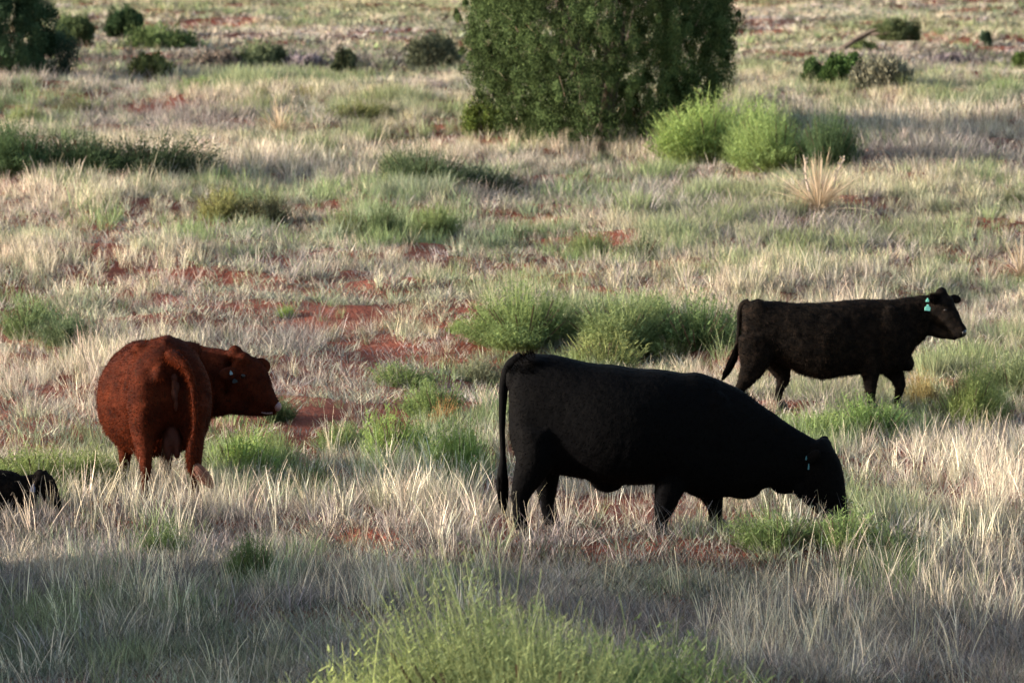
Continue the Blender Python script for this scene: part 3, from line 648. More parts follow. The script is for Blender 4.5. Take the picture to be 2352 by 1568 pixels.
def hair_bunch(path, rad, n, ln, wid, seed, spread=.25):
    """tail switch: hairs streaming along the last part of a path"""
    rg = np.random.default_rng(seed); P = np.array(path, float); k = 5
    q = rg.uniform(0, .65, n); out = np.zeros((n, k, 3)); off = rg.normal(0, 1, (n, 3)); off /= np.linalg.norm(off, axis=1)[:, None]
    tt = np.linspace(0, 1, len(P))
    for j, s in enumerate(np.linspace(0, 1, k)):
        u = np.clip(q + s * ln, 0, 1); c = np.stack([np.interp(u, tt, P[:, i]) for i in range(3)], 1)
        w_ = np.interp(u, [0, .4, .8, 1], [.35, 1, .8, .25]); out[:, j] = c + off * (rad * w_ * rg.uniform(.7, 1, n))[:, None]
    S = np.cross(off, [0, 0, 1]); S /= np.linalg.norm(S, axis=1)[:, None] + 1e-9
    V, Qd = strips(out, np.tile(wid * np.array([1, 1, .9, .7, .3]), (n, 1)), S)
    return V, Qd, np.repeat(rg.uniform(0, 1, n), k * 2)
def hoof_pieces(x, y, z, r=.055, fx=1, fy=0):
    V, F = ring_tube([(x, y, z, r * .8, r * .85), (x + .02 * fx, y + .02 * fy, z - .05, r, r * 1.15), (x + .03 * fx, y + .03 * fy, z - .085, r * 1.05, r * 1.25)], (-fy, fx, 0), 14)
    return V, F

# ---- grazing black cow (side view, heading right).  c(zx, zz): traced position -> metres
def black_cow():
    K = 850.0
    def X(a): return (a - 150) / K
    def Z(a): return (1240 - a) / K
    p0 = P2W(1176, 1235)
    foot = P2W((1400 + 150 / 2.1) * .7903, (980 + 1235 / 2.1) * .7903)
    D = 40.0; fx = ((1400 + 150 / 2.1) * .7903 - 1176) / FP * D
    r = empty('black_cow', (fx, D, CAM_H - (1240 / 2.1 * .7903 + 980 * .7903 - HOR) / FP * D))
    prof = [(166, 230, 560, .12), (185, 165, 660, .19), (230, 112, 740, .235), (320, 97, 800, .275), (420, 90, 835, .30), (520, 108, 850, .33), (640, 138, 868, .37), (720, 148, 888, .39), (820, 155, 900, .40), (960, 178, 905, .40),
            (1100, 184, 900, .37), (1240, 206, 940, .33), (1330, 203, 980, .30), (1420, 226, 992, .265), (1500, 262, 982, .24), (1600, 306, 975, .21), (1700, 380, 945, .17), (1800, 448, 918, .145), (1900, 520, 930, .125), (2000, 580, 900, .11), (2070, 620, 800, .10)]
    trunk = [(X(a), 0, (Z(b) + Z(c)) / 2, w_, (Z(b) - Z(c)) / 2) for a, b, c, w_ in prof]
    V, F = ring_tube(densify(trunk, 3), (0, 1, 0), 28, .9, (1, 0, 0)); pcs = [(V, F)]
    head = [(2055, 640, .08, .07), (2085, 690, .11, .108), (2097, 760, .12, .148), (2110, 840, .12, .158), (2137, 920, .108, .145), (2170, 1000, .09, .115), (2194, 1070, .076, .095), (2208, 1130, .074, .080), (2216, 1170, .06, .06)]
    pcs.append(ring_tube(densify([(X(a), -.02, Z(b), s_, t_) for a, b, s_, t_ in head], 3), (0, 1, 0), 20, .95))
    pcs.append(ring_tube(densify([(X(a), -.02, Z(b), s_, t_) for a, b, s_, t_ in [(1960, 840, .06, .09), (1990, 930, .065, .07), (2060, 1010, .05, .05), (2120, 1070, .045, .04)]], 3)))
    pcs.append(blob((X(2118), 0, Z(655)), (.065, .085, .055)))                    # poll
    pcs.append(blob((X(1620), 0, Z(945)), (.13, .07, .06))); pcs.append(blob((X(1880), 0, Z(925)), (.10, .035, .05)))   # brisket, dewlap
    pcs.append(blob((X(775), 0, Z(885)), (.12, .11, .08), (0, .1, 0)))            # navel
    pcs.append(blob((X(330), 0, Z(130)), (.12, .20, .05)))                         # hooks
    for sy in (-1, 1):
        pcs.append(blob((X(1390), sy * .16, Z(600)), (.20, .115, .36), (0, .25, 0)))   # shoulders
        pcs.append(blob((X(335), sy * .15, Z(520)), (.19, .13, .40), (0, 0, 0)))
        pcs.append(blob((X(185), sy * .10, Z(240)), (.05, .06, .09)))
    def leg(pts, y): return ring_tube(densify([(X(a), y + (q[4] if len(q) > 4 else 0), Z(b), s_, t_) for q in pts for a, b, s_, t_ in [q[:4]]], 4), (0, 1, 0), 16)
    pcs.append(leg([(345, 540, .13, .17), (335, 700, .12, .145), (300, 800, .092, .125), (256, 900, .065, .092), (236, 965, .052, .070), (232, 1040, .046, .056), (240, 1110, .045, .054), (254, 1160, .050, .058)], -.19))
    pcs.append(leg([(370, 560, .13, .16), (385, 720, .12, .125), (400, 820, .09, .11), (402, 910, .066, .090), (402, 980, .054, .074), (412, 1060, .046, .060), (425, 1125, .045, .056), (436, 1170, .050, .058)], .19))
    pcs.append(leg([(1190, 640, .11, .20), (1180, 820, .09, .135), (1150, 940, .078, .105), (1127, 1030, .064, .080), (1108, 1100, .046, .060), (1100, 1150, .044, .052), (1100, 1190, .050, .056)], -.17))
    pcs.append(leg([(1380, 640, .11, .20), (1395, 800, .09, .15), (1412, 920, .078, .125), (1440, 1010, .062, .080), (1452, 1070, .048, .060), (1456, 1110, .045, .053), (1462, 1150, .050, .056)], .17))
    body = fuse('body', pcs, .0115, 22, [M_black], .003, 24, 3)
    add('body', body, r)
    add('coat_hair', coat('coat_hair', body, 26000, (.008, .02), .004, M_blackh, (-.5, 0, -1), .9, 5), r)
    add('coat_hair', coat('coat_hair', body, 60000, (.02, .045), .004, M_blackh, (-.3, 0, .6), .3, 6, lambda c: ((c[:, 0] < X(330)) & (c[:, 2] > Z(200))) | ((c[:, 0] > X(1600)) & (c[:, 0] < X(2040)) & (c[:, 2] > Z(330 + (c[:, 0] * K + 150 - 1600) * .62)) & (rng.uniform(0, 1, len(c)) < .3))), r)
    for x, y, z in ((262, -.19, 1172), (446, .19, 1180), (1104, -.17, 1200), (1468, .17, 1160)):
        piece('hoof', [hoof_pieces(X(x), y, Z(z) + .02)], M_hoof, r)
    tail = [(X(250), 0, Z(112), .05, .05), (X(178), 0, Z(160), .042, .045), (X(140), 0, Z(255), .034, .038), (X(128), 0, Z(400), .029, .031), (X(124), 0, Z(560), .023, .024), (X(130), 0, Z(720), .022, .022), (X(126), 0, Z(820), .038, .038), (X(125), -.0, Z(920), .042, .048), (X(130), 0, Z(1000), .02, .024), (X(134), 0, Z(1060), .008, .01)]
    tl = piece('tail', [ring_tube(densify(tail, 4), (0, 1, 0), 14)], M_black, r, .007, 4)
    add('tail_switch', quadmesh('tail_switch', hair_bunch([(X(124), 0, Z(760)), (X(126), 0, Z(860)), (X(128), 0, Z(960)), (X(134), 0, Z(1080))], .052, 700, .45, .005, 4), [M_blackh]), tl)
    for y, a in ((-.10, 0), (.10, 0)):
        sy = -1 if y < 0 else 1
        e = piece('ear', [blob((X(2045) if sy < 0 else X(2125), y + sy * .07, Z(715) if sy < 0 else Z(648)), (.085, .022, .042), (0, .55 if sy < 0 else .1, sy * -2.1 if sy > 0 else 2.35))], M_black, r)
        if sy < 0:
            for (tx, tz, w_, h_, mm) in ((2004, 705, .014, .030, M_tagb), (2019, 752, .014, .044, M_tagb)):
                g = add('ear_tag', fillr(tagmesh(w_, h_), mm), e, (X(tx), -.205, Z(tz))); g.rotation_euler = (0, .1, .9)
    for sy in (-1, 1): piece('eye', [blob((X(2120), -.02 + sy * .098, Z(810)), (.02, .012, .017))], M_eye, r, .003, 1)
    piece('muzzle', [blob((X(2215), -.02, Z(1150)), (.03, .055, .045))], M_muz, r)
    piece('teat', [blob((X(470), -.13, Z(795)), (.028, .016, .018), (0, .5, 0))], M_grey, r, .004, 2)
    return tag(r, 'large black cow grazing head down, biggest animal in the picture', 'cow', 'cattle grazing on the range')
black_cow()

# ---- walking black heifer behind it
def heifer():
    K = 980.0; D = 48.0
    def X(a): return (a - 290) / K
    def Z(a): return (1235 - a) / K
    sx = (2050 + 290 / 2.94) * .7903; sy_ = (780 + 1235 / 2.94) * .7903
    r = empty('black_heifer', ((sx - 1176) / FP * D, D, CAM_H - (sy_ - HOR) / FP * D))
    prof = [(318, 330, 560, .09), (345, 285, 700, .14), (400, 272, 760, .17), (500, 275, 790, .195), (620, 277, 800, .21), (740, 290, 860, .235), (840, 292, 905, .25), (1000, 290, 950, .26), (1100, 284, 938, .255), (1200, 272, 920, .24), (1350, 260, 905, .21),
            (1480, 262, 910, .19), (1580, 260, 890, .175), (1680, 250, 870, .155), (1740, 242, 800, .135), (1800, 236, 690, .115), (1870, 226, 620, .10), (1930, 220, 560, .09)]
    pcs = [ring_tube(densify([(X(a), 0, (Z(b) + Z(c)) / 2, w_, (Z(b) - Z(c)) / 2) for a, b, c, w_ in prof], 3), (0, 1, 0), 26, .92, (1, 0, 0))]
    hd = [(1945, 330, .0, .085, .125), (1990, 345, -.02, .095, .145), (2040, 375, -.045, .09, .135), (2095, 430, -.075, .078, .105), (2145, 490, -.105, .064, .080), (2185, 527, -.125, .058, .066), (2212, 545, -.14, .05, .052)]
    pcs.append(ring_tube(densify([(X(a), y, Z(b), s_, t_) for a, b, y, s_, t_ in hd], 3), (.35, 1, 0), 20, .95))
    pcs.append(ring_tube(densify([(X(a), y, Z(b), s_, t_) for a, b, y, s_, t_ in [(1930, 500, 0, .06, .08), (2000, 540, -.03, .055, .055), (2080, 565, -.08, .045, .036), (2150, 580, -.115, .038, .026)]], 3), (.35, 1, 0)))
    pcs.append(blob((X(2025), -.02, Z(205)), (.055, .06, .055))); pcs.append(blob((X(2080), -.03, Z(270)), (.05, .075, .05)))
    pcs.append(blob((X(1735), 0, Z(815)), (.065, .06, .075)))
    for q in (-1, 1):
        pcs.append(blob((X(1560), q * .12, Z(560)), (.14, .075, .27), (0, .2, 0)))
        pcs.append(blob((X(460), q * .09, Z(500)), (.13, .085, .25), (0, 0, 0)))
    def leg(pts, y): return ring_tube(densify([(X(a), y, Z(b), s_, t_) for a, b, s_, t_ in pts], 4), (0, 1, 0), 16)
    pcs.append(leg([(430, 560, .09, .15), (430, 720, .085, .15), (400, 850, .06, .115), (340, 960, .042, .068), (300, 1030, .034, .048), (290, 1090, .027, .036), (300, 1150, .03, .036)], -.12))
    pcs.append(leg([(540, 620, .09, .14), (620, 780, .08, .125), (665, 890, .055, .088), (680, 960, .042, .064), (660, 1020, .032, .044), (640, 1090, .027, .036), (640, 1150, .03, .036)], .12))
    pcs.append(leg([(560, 700, .06, .1), (590, 860, .05, .062), (570, 960, .036, .05), (555, 1040, .03, .04), (550, 1110, .03, .036), (550, 1150, .03, .03)], .13)) if False else None
    pcs.append(leg([(1420, 640, .08, .15), (1415, 820, .065, .10), (1415, 930, .05, .074), (1418, 1010, .042, .056), (1420, 1080, .03, .042), (1424, 1150, .03, .04)], -.11))
    pcs.append(leg([(1560, 700, .08, .15), (1610, 850, .065, .105), (1655, 930, .048, .070), (1685, 1010, .040, .052), (1680, 1080, .029, .040), (1660, 1140, .028, .036), (1658, 1175, .032, .038)], .11))
    body = fuse('body', pcs, .0095, 18, [M_hei], .008, 17, 9)
    add('body', body, r)
    add('coat_hair', coat('coat_hair', body, 30000, (.008, .020), .005, M_heih, (-.3, 0, -.8), .8, 12, lambda c: c[:, 0] < X(1900)), r)
    for x, y, z in ((318, -.12, 1160), (656, .12, 1160), (1434, -.11, 1160), (1668, .11, 1180)): piece('hoof', [hoof_pieces(X(x), y, Z(z) + .01, .042)], M_hoof, r)
    tail = [(X(380), 0, Z(285), .04, .035), (X(325), 0, Z(310), .028, .032), (X(300), 0, Z(400), .022, .026), (X(294), 0, Z(520), .018, .020), (X(280), 0, Z(640), .018, .02), (X(250), 0, Z(760), .024, .03), (X(205), 0, Z(850), .022, .03), (X(165), 0, Z(930), .01, .012)]
    tl = piece('tail', [ring_tube(densify(tail, 4), (0, 1, 0), 14)], M_hei, r, .006, 3)
    add('tail_switch', quadmesh('tail_switch', hair_bunch([(X(285), 0, Z(620)), (X(255), 0, Z(760)), (X(205), 0, Z(860)), (X(150), 0, Z(955))], .042, 600, .45, .005, 14), [M_blackh]), tl)
    e1 = piece('ear', [blob((X(1955), -.11, Z(245)), (.085, .020, .042), (0, .15, .9))], M_hei, r)
    e2 = piece('ear', [blob((X(2150), .045, Z(262)), (.062, .022, .040), (0, .25, .5))], M_hei, r)
    add('coat_hair', coat('coat_hair', e1.data, 1200, (.01, .025), .004, M_heih, (0, 0, -1), .3, 15), e1)
    for (tx, tz, w_, h_) in ((1897, 236, .026, .034), (1900, 292, .050, .054)):
        g = add('ear_tag', fillr(tagmesh(w_, h_), M_tagg), e1, (X(tx), -.185, Z(tz))); g.rotation_euler = (0, .12, .25)
    piece('eye', [blob((X(2055), -.128, Z(345)), (.016, .012, .013))], M_eye, r, .003, 1); piece('eye', [blob((X(2110), .03, Z(335)), (.014, .010, .012))], M_eye, r, .003, 1)
    piece('muzzle', [blob((X(2208), -.142, Z(535)), (.028, .045, .036))], M_muz, r, .004, 3)
    piece('tail_patch', [blob((X(345), -.075, Z(400)), (.018, .03, .04), (0, .3, 0))], M_grey, r, .004, 2)
    return tag(r, 'young black heifer with curly coat and two mint ear tags walking right', 'heifer', 'cattle grazing on the range')
heifer()

# ---- red brown cow seen from behind, head turned right
def brown_cow():
    K = 1086.0; D = 42.0
    def X(a): return (a - 740) / K
    def Z(a): return (1500 - a) / K
    sx = (250 + 740 / 2.851) * .7903; sy_ = (950 + 1500 / 2.851) * .7903
    r = empty('brown_cow', ((sx - 1176) / FP * D, D, CAM_H - (sy_ - HOR) / FP * D))
    ya = R(13); dx, dy = -math.sin(ya), math.cos(ya)
    def low(V): V = V.copy(); V[:, 2] -= np.where(V[:, 2] > .25, 1, np.clip(V[:, 2] / .25, 0, 1)) * np.where(V[:, 0] > .12, .09, .065) * np.clip(V[:, 1] - .25, 0, 3); return V
    def S(s, off=0.0): return (-.03 + dx * s + dy * off, dy * s - dx * off)      # along the spine, off to the right
    prof = [(-.03, .17, 1.05, .80), (.03, .24, 1.17, .66), (.12, .275, 1.24, .58), (.27, .31, 1.285, .50), (.45, .345, 1.27, .44), (.7, .43, 1.235, .36), (.95, .445, 1.22, .34), (1.2, .37, 1.23, .37), (1.4, .29, 1.24, .42), (1.55, .22, 1.22, .52), (1.66, .15, 1.16, .64)]
    pcs = []; tr = []
    for s, w_, zt, zb in prof: x, y = S(s); tr.append((x, y, (zt + zb) / 2, w_, (zt - zb) / 2))
    pcs.append(ring_tube(densify(tr, 4), (dy, -dx, 0), 30, .92, (dx, dy, 0)))
    x0, y0 = S(1.3)
    neck = [(x0, y0, .90, .22, .29), (x0 + .10, y0 + .20, .90, .21, .30), (.02, y0 + .24, .91, .19, .30), (.18, y0 + .14, .93, .17, .28), (.33, y0 + .06, .92, .13, .26)]
    pcs.append(ring_tube(densify(neck, 4), (0, 1, 0), 22))
    yh = y0 + .02
    hd = [(1150, 330, .03, .085, .10), (1195, 385, .02, .10, .165), (1260, 470, 0, .10, .18), (1330, 555, -.02, .088, .155), (1395, 625, -.04, .074, .115), (1445, 672, -.055, .066, .090), (1490, 700, -.065, .062, .074), (1525, 712, -.07, .045, .045)]
    pcs.append(ring_tube(densify([(X(a), yh + y, Z(b), s_, t_) for a, b, y, s_, t_ in hd], 4), (0, 1, 0), 20, .95))
    pcs.append(ring_tube(densify([(X(a), yh + y, Z(b), s_, t_) for a, b, y, s_, t_ in [(1090, 600, .02, .07, .16), (1180, 660, 0, .07, .115), (1290, 715, -.02, .055, .062), (1400, 742, -.045, .048, .040), (1450, 750, -.055, .036, .030)]], 4), (0, 1, 0)))
    pcs.append(blob((X(1155), yh + .02, Z(245)), (.062, .07, .075))); pcs.append(blob((X(1230), yh, Z(300)), (.07, .09, .07)))
    for q, zz in ((-1, 1.12), (1, 1.12)):     # hooks, pins, thighs, shoulders
        x, y = S(.30, q * .19); pcs.append(blob((x, y, 1.19), (.09, .10, .06)))
        x, y = S(.0, q * .10); pcs.append(blob((x, y, 1.02), (.06, .07, .08)))
        x, y = S(.16, q * .17); pcs.append(blob((x, y, .80), (.16, .22, .34)))
        x, y = S(1.25, q * .22); pcs.append(blob((x, y, .80), (.12, .18, .36)))
    x, y = S(.28); pcs.append(blob((x, y, 1.245), (.07, .18, .055), (0, 0, 0)))
    def leg(off, s0, pts):
        o_ = []
        for ds, z, a_, b_, oo in pts: x, y = S(s0 + ds, off + oo); o_.append((x, y, z, a_, b_))
        return ring_tube(densify(o_, 4), (dy, -dx, 0), 16)
    HL = [(.05, .78, .125, .20, 0), (.04, .60, .10, .16, 0), (-.01, .46, .075, .11, 0), (-.07, .36, .055, .075, 0), (-.08, .28, .042, .055, 0), (-.06, .18, .036, .042, 0), (-.03, .10, .036, .042, 0), (0, .05, .042, .05, 0)]
    pcs.append(leg(-.215, .08, HL)); pcs.append(leg(.17, .06, HL))
    FL = [(0, .75, .10, .17, 0), (0, .52, .075, .10, 0), (.01, .38, .056, .07, 0), (.02, .28, .048, .055, 0), (.01, .16, .034, .04, 0), (.02, .06, .04, .048, 0)]
    pcs.append(leg(-.17, 1.28, FL)); pcs.append(leg(.15, 1.22, FL))
    pcs = [(low(v), f) for v, f in pcs]; body = fuse('body', pcs, .0115, 20, [M_brown], .005, 16, 21)
    hz = -.09 * (yh - .25)
    add('body', body, r)
    add('coat_hair', coat('coat_hair', body, 70000, (.008, .02), .004, M_brownh, (0, 0, -1), .8, 22), r)
    for off, s0 in ((-.215, .08), (.17, .06), (-.17, 1.29), (.15, 1.23)):
        x, y = S(s0, off); piece('hoof', [hoof_pieces(x, y, .06, .052, dx, dy)], M_hoof, r)
    # tail: arches out of the rump and hangs to the right of the cleft
    x_, y_ = S(-.06)
    T = [(700, 235, .05, .07, .05), (745, 255, -.02, .055, .05), (810, 300, -.07, .045, .042), (855, 370, -.10, .036, .034), (885, 470, -.12, .030, .028), (900, 600, -.13, .025, .024), (905, 740, -.13, .022, .022), (900, 860, -.14, .022, .022), (882, 960, -.15, .034, .034), (872, 1060, -.16, .044, .042), (880, 1150, -.16, .036, .036), (905, 1210, -.16, .02, .02)]
    tl = piece('tail', [ring_tube(densify([(X(a), y_ + o_, Z(b), s_, t_) for a, b, o_, s_, t_ in T], 4), (0, 1, 0), 16)], M_brown, r, .007, 4)
    add('coat_hair', coat('coat_hair', tl.data, 5000, (.01, .03), .004, M_brownh, (0, 0, -1), 1.0, 23), tl)
    g = add('tail_switch', quadmesh('tail_switch', hair_bunch([(X(900), y_ - .16, Z(1120)), (X(930), y_ - .17, Z(1170)), (X(985), y_ - .18, Z(1230)), (X(1050), y_ - .18, Z(1310))], .062, 420, .5, .0045, 24), [M_swt]), tl)
    tag(g, 'pale pink tip of the tail')
    piece('tail_cleft', [blob((X(722), y_ + .035, Z(420)), (.030, .03, .035)), blob((X(716), y_ + .03, Z(480)), (.018, .03, .05)), blob((X(745), y_ + .04, Z(500)), (.018, .03, .05)), blob((X(722), y_ + .03, Z(560)), (.024, .032, .06), (0, -.12, 0)), blob((X(733), y_ + .04, Z(640)), (.016, .03, .06))], M_skin, r, .006, 3)
    ux, uy = S(.13)
    piece('udder', [blob((X(690), uy, Z(940)), (.075, .10, .12)), blob((X(660), uy - .07, Z(1060)), (.028, .028, .06)), blob((X(735), uy - .07, Z(1050)), (.028, .028, .055)), blob((X(650), uy - .05, Z(1000)), (.04, .05, .09)), blob((X(730), uy - .05, Z(980)), (.04, .05, .09))], M_skin, r, .008, 4)
    e1 = piece('ear', [blob((X(1105), yh - .10, Z(405) + hz), (.085, .03, .055), (0, -.1, .5))], M_brown, r); e2 = piece('ear', [blob((X(1375), yh + .03, Z(350) + hz), (.080, .03, .066), (0, .25, .2))], M_brown, r)
    for (tx, tz, w_, h_, mm) in ((1125, 372, .022, .034, M_tagw), (1156, 440, .040, .036, M_tagd)):
        g = add('ear_tag', fillr(tagmesh(w_, h_), mm), e1, (X(tx), yh - .15, Z(tz) + hz)); g.rotation_euler = (0, -.2, .1)
    piece('eye', [blob((X(1228), yh - .100, Z(425) + hz), (.02, .014, .018))], M_eye, r, .003, 1); piece('eye', [blob((X(1335), yh + .08, Z(425) + hz), (.016, .014, .016))], M_eye, r, .003, 1)
    piece('muzzle', [blob((X(1515), yh - .07, Z(690) + hz), (.038, .052, .040), (0, .9, 0))], M_pink, r, .004, 3)
    piece('lip', [ring_tube(densify([(X(1385), yh - .09, Z(738) + hz, .012, .007), (X(1430), yh - .10, Z(745) + hz, .014, .008), (X(1480), yh - .10, Z(740) + hz, .012, .008)], 4), (0, 1, 0), 10)], M_pink, r, .003, 1)
    return tag(r, 'red brown cow seen from behind with head turned to the right', 'cow', 'cattle grazing on the range')
brown_cow()

# ---- black calf lying in the grass at the left edge
def calf():
    K = 2767.0; D = 41.2
    def X(a): return (a - 500) / K
    def Z(a): return (1480 - a) / K
    sx = (500 / 7.127) * .7903; sy_ = (1300 + 1480 / 7.127) * .7903
    r = empty('black_calf', ((sx - 1176) / FP * D, D, CAM_H - (sy_ - HOR) / FP * D - .03))
    tr = [(-2200, 700, 1350, .06), (-2050, 480, 1450, .14), (-1500, 400, 1480, .19), (-900, 380, 1480, .21), (-300, 380, 1470, .19), (0, 405, 1400, .16), (220, 440, 1300, .13), (380, 520, 1320, .11), (540, 510, 1250, .09), (700, 480, 1080, .075)]
    pcs = [ring_tube(densify([(X(a), 0, (Z(b) + Z(c)) / 2, w_, (Z(b) - Z(c)) / 2) for a, b, c, w_ in tr], 4), (0, 1, 0), 22, 1, (1, 0, 0))]
    hd = [(700, 560, .055, .05), (790, 600, .065, .075), (880, 720, .065, .085), (960, 860, .055, .075), (1040, 1000, .045, .058), (1100, 1130, .038, .045), (1140, 1220, .035, .036), (1160, 1270, .02, .02)]
    pcs.append(ring_tube(densify([(X(a), -.02, Z(b), s_, t_) for a, b, s_, t_ in hd], 4), (0, 1, 0), 18)); pcs.append(blob((X(760), 0, Z(475)), (.035, .04, .03)))
    for q in (-1, 1):
        pcs.append(ring_tube(densify([(X(-100), q * .12, Z(1200), .06, .09), (X(250), q * .13, Z(1330), .035, .045), (X(520), q * .12, Z(1400), .028, .03), (X(300), q * .14, Z(1430), .02, .022)], 4)))
        pcs.append(blob((X(-1500), q * .17, Z(1150)), (.22, .08, .12)))
    body = fuse('body', pcs, .007, 5, [M_hei], .004, 30, 31); add('body', body, r)
    add('coat_hair', coat('coat_hair', body, 14000, (.008, .02), .004, M_blackh, (-.3, 0, -1), .6, 32), r)
    e = piece('ear', [blob((X(690), -.10, Z(640)), (.055, .014, .028), (0, .7, 2.2))], M_hei, r, .004, 2)
    piece('ear', [blob((X(820), .09, Z(520)), (.05, .014, .028), (0, .3, -2.2))], M_hei, r, .004, 2)
    g = add('ear_tag', fillr(tagmesh(.036, .062), solid('lilac_tag_plastic', (.10, .12, .20), .4)), e, (X(672), -.145, Z(650))); g.rotation_euler = (0, .15, .3)
    piece('eye', [blob((X(900), -.085, Z(700)), (.011, .008, .010))], M_eye, r, .002, 1); piece('muzzle', [blob((X(1150), -.02, Z(1235)), (.02, .03, .02))], M_muz, r, .003, 2)
    piece('hoof', [blob((X(300), -.14, Z(1440)), (.03, .025, .02))], M_hoof, r, .004, 1); piece('hoof', [blob((X(300), .14, Z(1440)), (.03, .025, .02))], M_hoof, r, .004, 1)
    return tag(r, 'black calf lying low in the grass at the left edge', 'calf', 'cattle grazing on the range')
calf()
# ------------------------------------------------------------------ grass and low cover (nobody could count it)
TAN = np.array([.59, .51, .40]); STRAW = np.array([.58, .52, .37]); GRY = np.array([.34, .31, .28]); OLV = np.array([.27, .275, .16]); GRN = np.array([.21, .275, .125])
SAGE = np.array([.29, .31, .23]); LIL = np.array([.37, .33, .30])
M_grass = leaf_mat('dry_blade', 'inst', .2, lo=.4, hi=1.5); M_green = leaf_mat('green_blade', 'inst', .3, lo=.45, hi=1.5); M_mat = leaf_mat('low_cover', 'inst', .1, lo=.35, hi=1.5)
def lerp(a, b, w): return a * (1 - w[:, None]) + b * w[:, None]
def mk(n, jit=.24):
    return np.clip(rng.normal(1, jit, n), .45, 1.6)[:, None] * (1 + rng.normal(0, .035, (n, 3)))
def rots(n, tilt=.12):
    return np.stack([rng.normal(0, tilt, n), rng.normal(0, tilt, n), rng.uniform(0, 6.283, n)], 1)
def make_field(y0, y1, n, lod):
    x, y, z, px, py = field(y0, y1, n)
    red, grn, pal, gry = (paint(L, px, py) for L in (RED, GREEN, PALE, GREY))
    # grass just in front of a bare patch stays short as well
    red = np.maximum(red, .9 * paint(RED, px, py - .13 * FP / y))
    off = np.zeros(n)
    for fx, fy, fw, fh in FOOT:
        near = (np.abs(x - fx) < fw) & (np.abs(y - fy) < fw + 2)
        if near.any():
            d = ((x[near] - fx) / (fw * .5)) ** 2 + ((y[near] - fy + .35 * fw) / (fw * .45 + .45)) ** 2
            off[near] = np.maximum(off[near], np.exp(-d * 1.0))
    # random patchiness of the range itself
    a = fbm(x / 1.3, y / 1.9, 31); b = fbm(x / 3.1, y / 5, 32); c = fbm(x / .5, y / .8, 33)
    return dict(x=x, y=y, z=z, px=px, py=py, red=red, grn=grn, pal=pal, gry=gry, off=off, a=a, b=b, c=c, n=n, lod=lod)
def pick(F, m):
    return {k: (v[m] if isinstance(v, np.ndarray) else v) for k, v in F.items()}

PROT = {}
def protos_dry(w, n):     # bunch grass: upright blades fanning from a narrow foot
    out = []
    for k in range(5): out.append(join([blades(n, .045, (.12, .34), w, .22, .22, 4, .0), blades(max(3, n // 5), .04, (.28, .44), w * .75, .12, .25, 5, .5)]))
    return out
def protos_stalk(w, n):
    return [blades(n + k % 3, .07, (.22, .50), w, .13, .30, 6, .6) for k in range(6)]
def protos_mat(w, n):
    return [blades(n, .12, (.025, .10), w, .45, .35, 3) for k in range(5)]
def protos_green(w, n):
    return [blades(n, .07, (.10, .28), w, .26, .15, 3) for k in range(5)]
def protos_brush(w, n):   # dead grey brush, twiggy
    out = []
    for k in range(5):
        out.append(join([blades(n, .08, (.08, .28), w, .38, .3, 4), blades(n, .12, (.04, .14), w, .6, .4, 3)]))
    return out

def emit(name, F, prot, material, scale, col, label, cat, tilt=.12, flat=1.0):
    n = len(F['x'])
    s = scale * rng.uniform(.75, 1.3, n)
    # foot of a clump spreads with distance so that cover stays closed
    scl = np.stack([s * F['sp'], s * F['sp'], s * flat], 1) if 'sp' in F else np.stack([s, s, s * flat], 1)
    scatter(name, prot, material, np.stack([F['x'], F['y'], F['z'] - .01], 1), rots(n, tilt), scl, np.clip(col * mk(n), .01, .9), rng.integers(0, len(prot), n), label, cat)

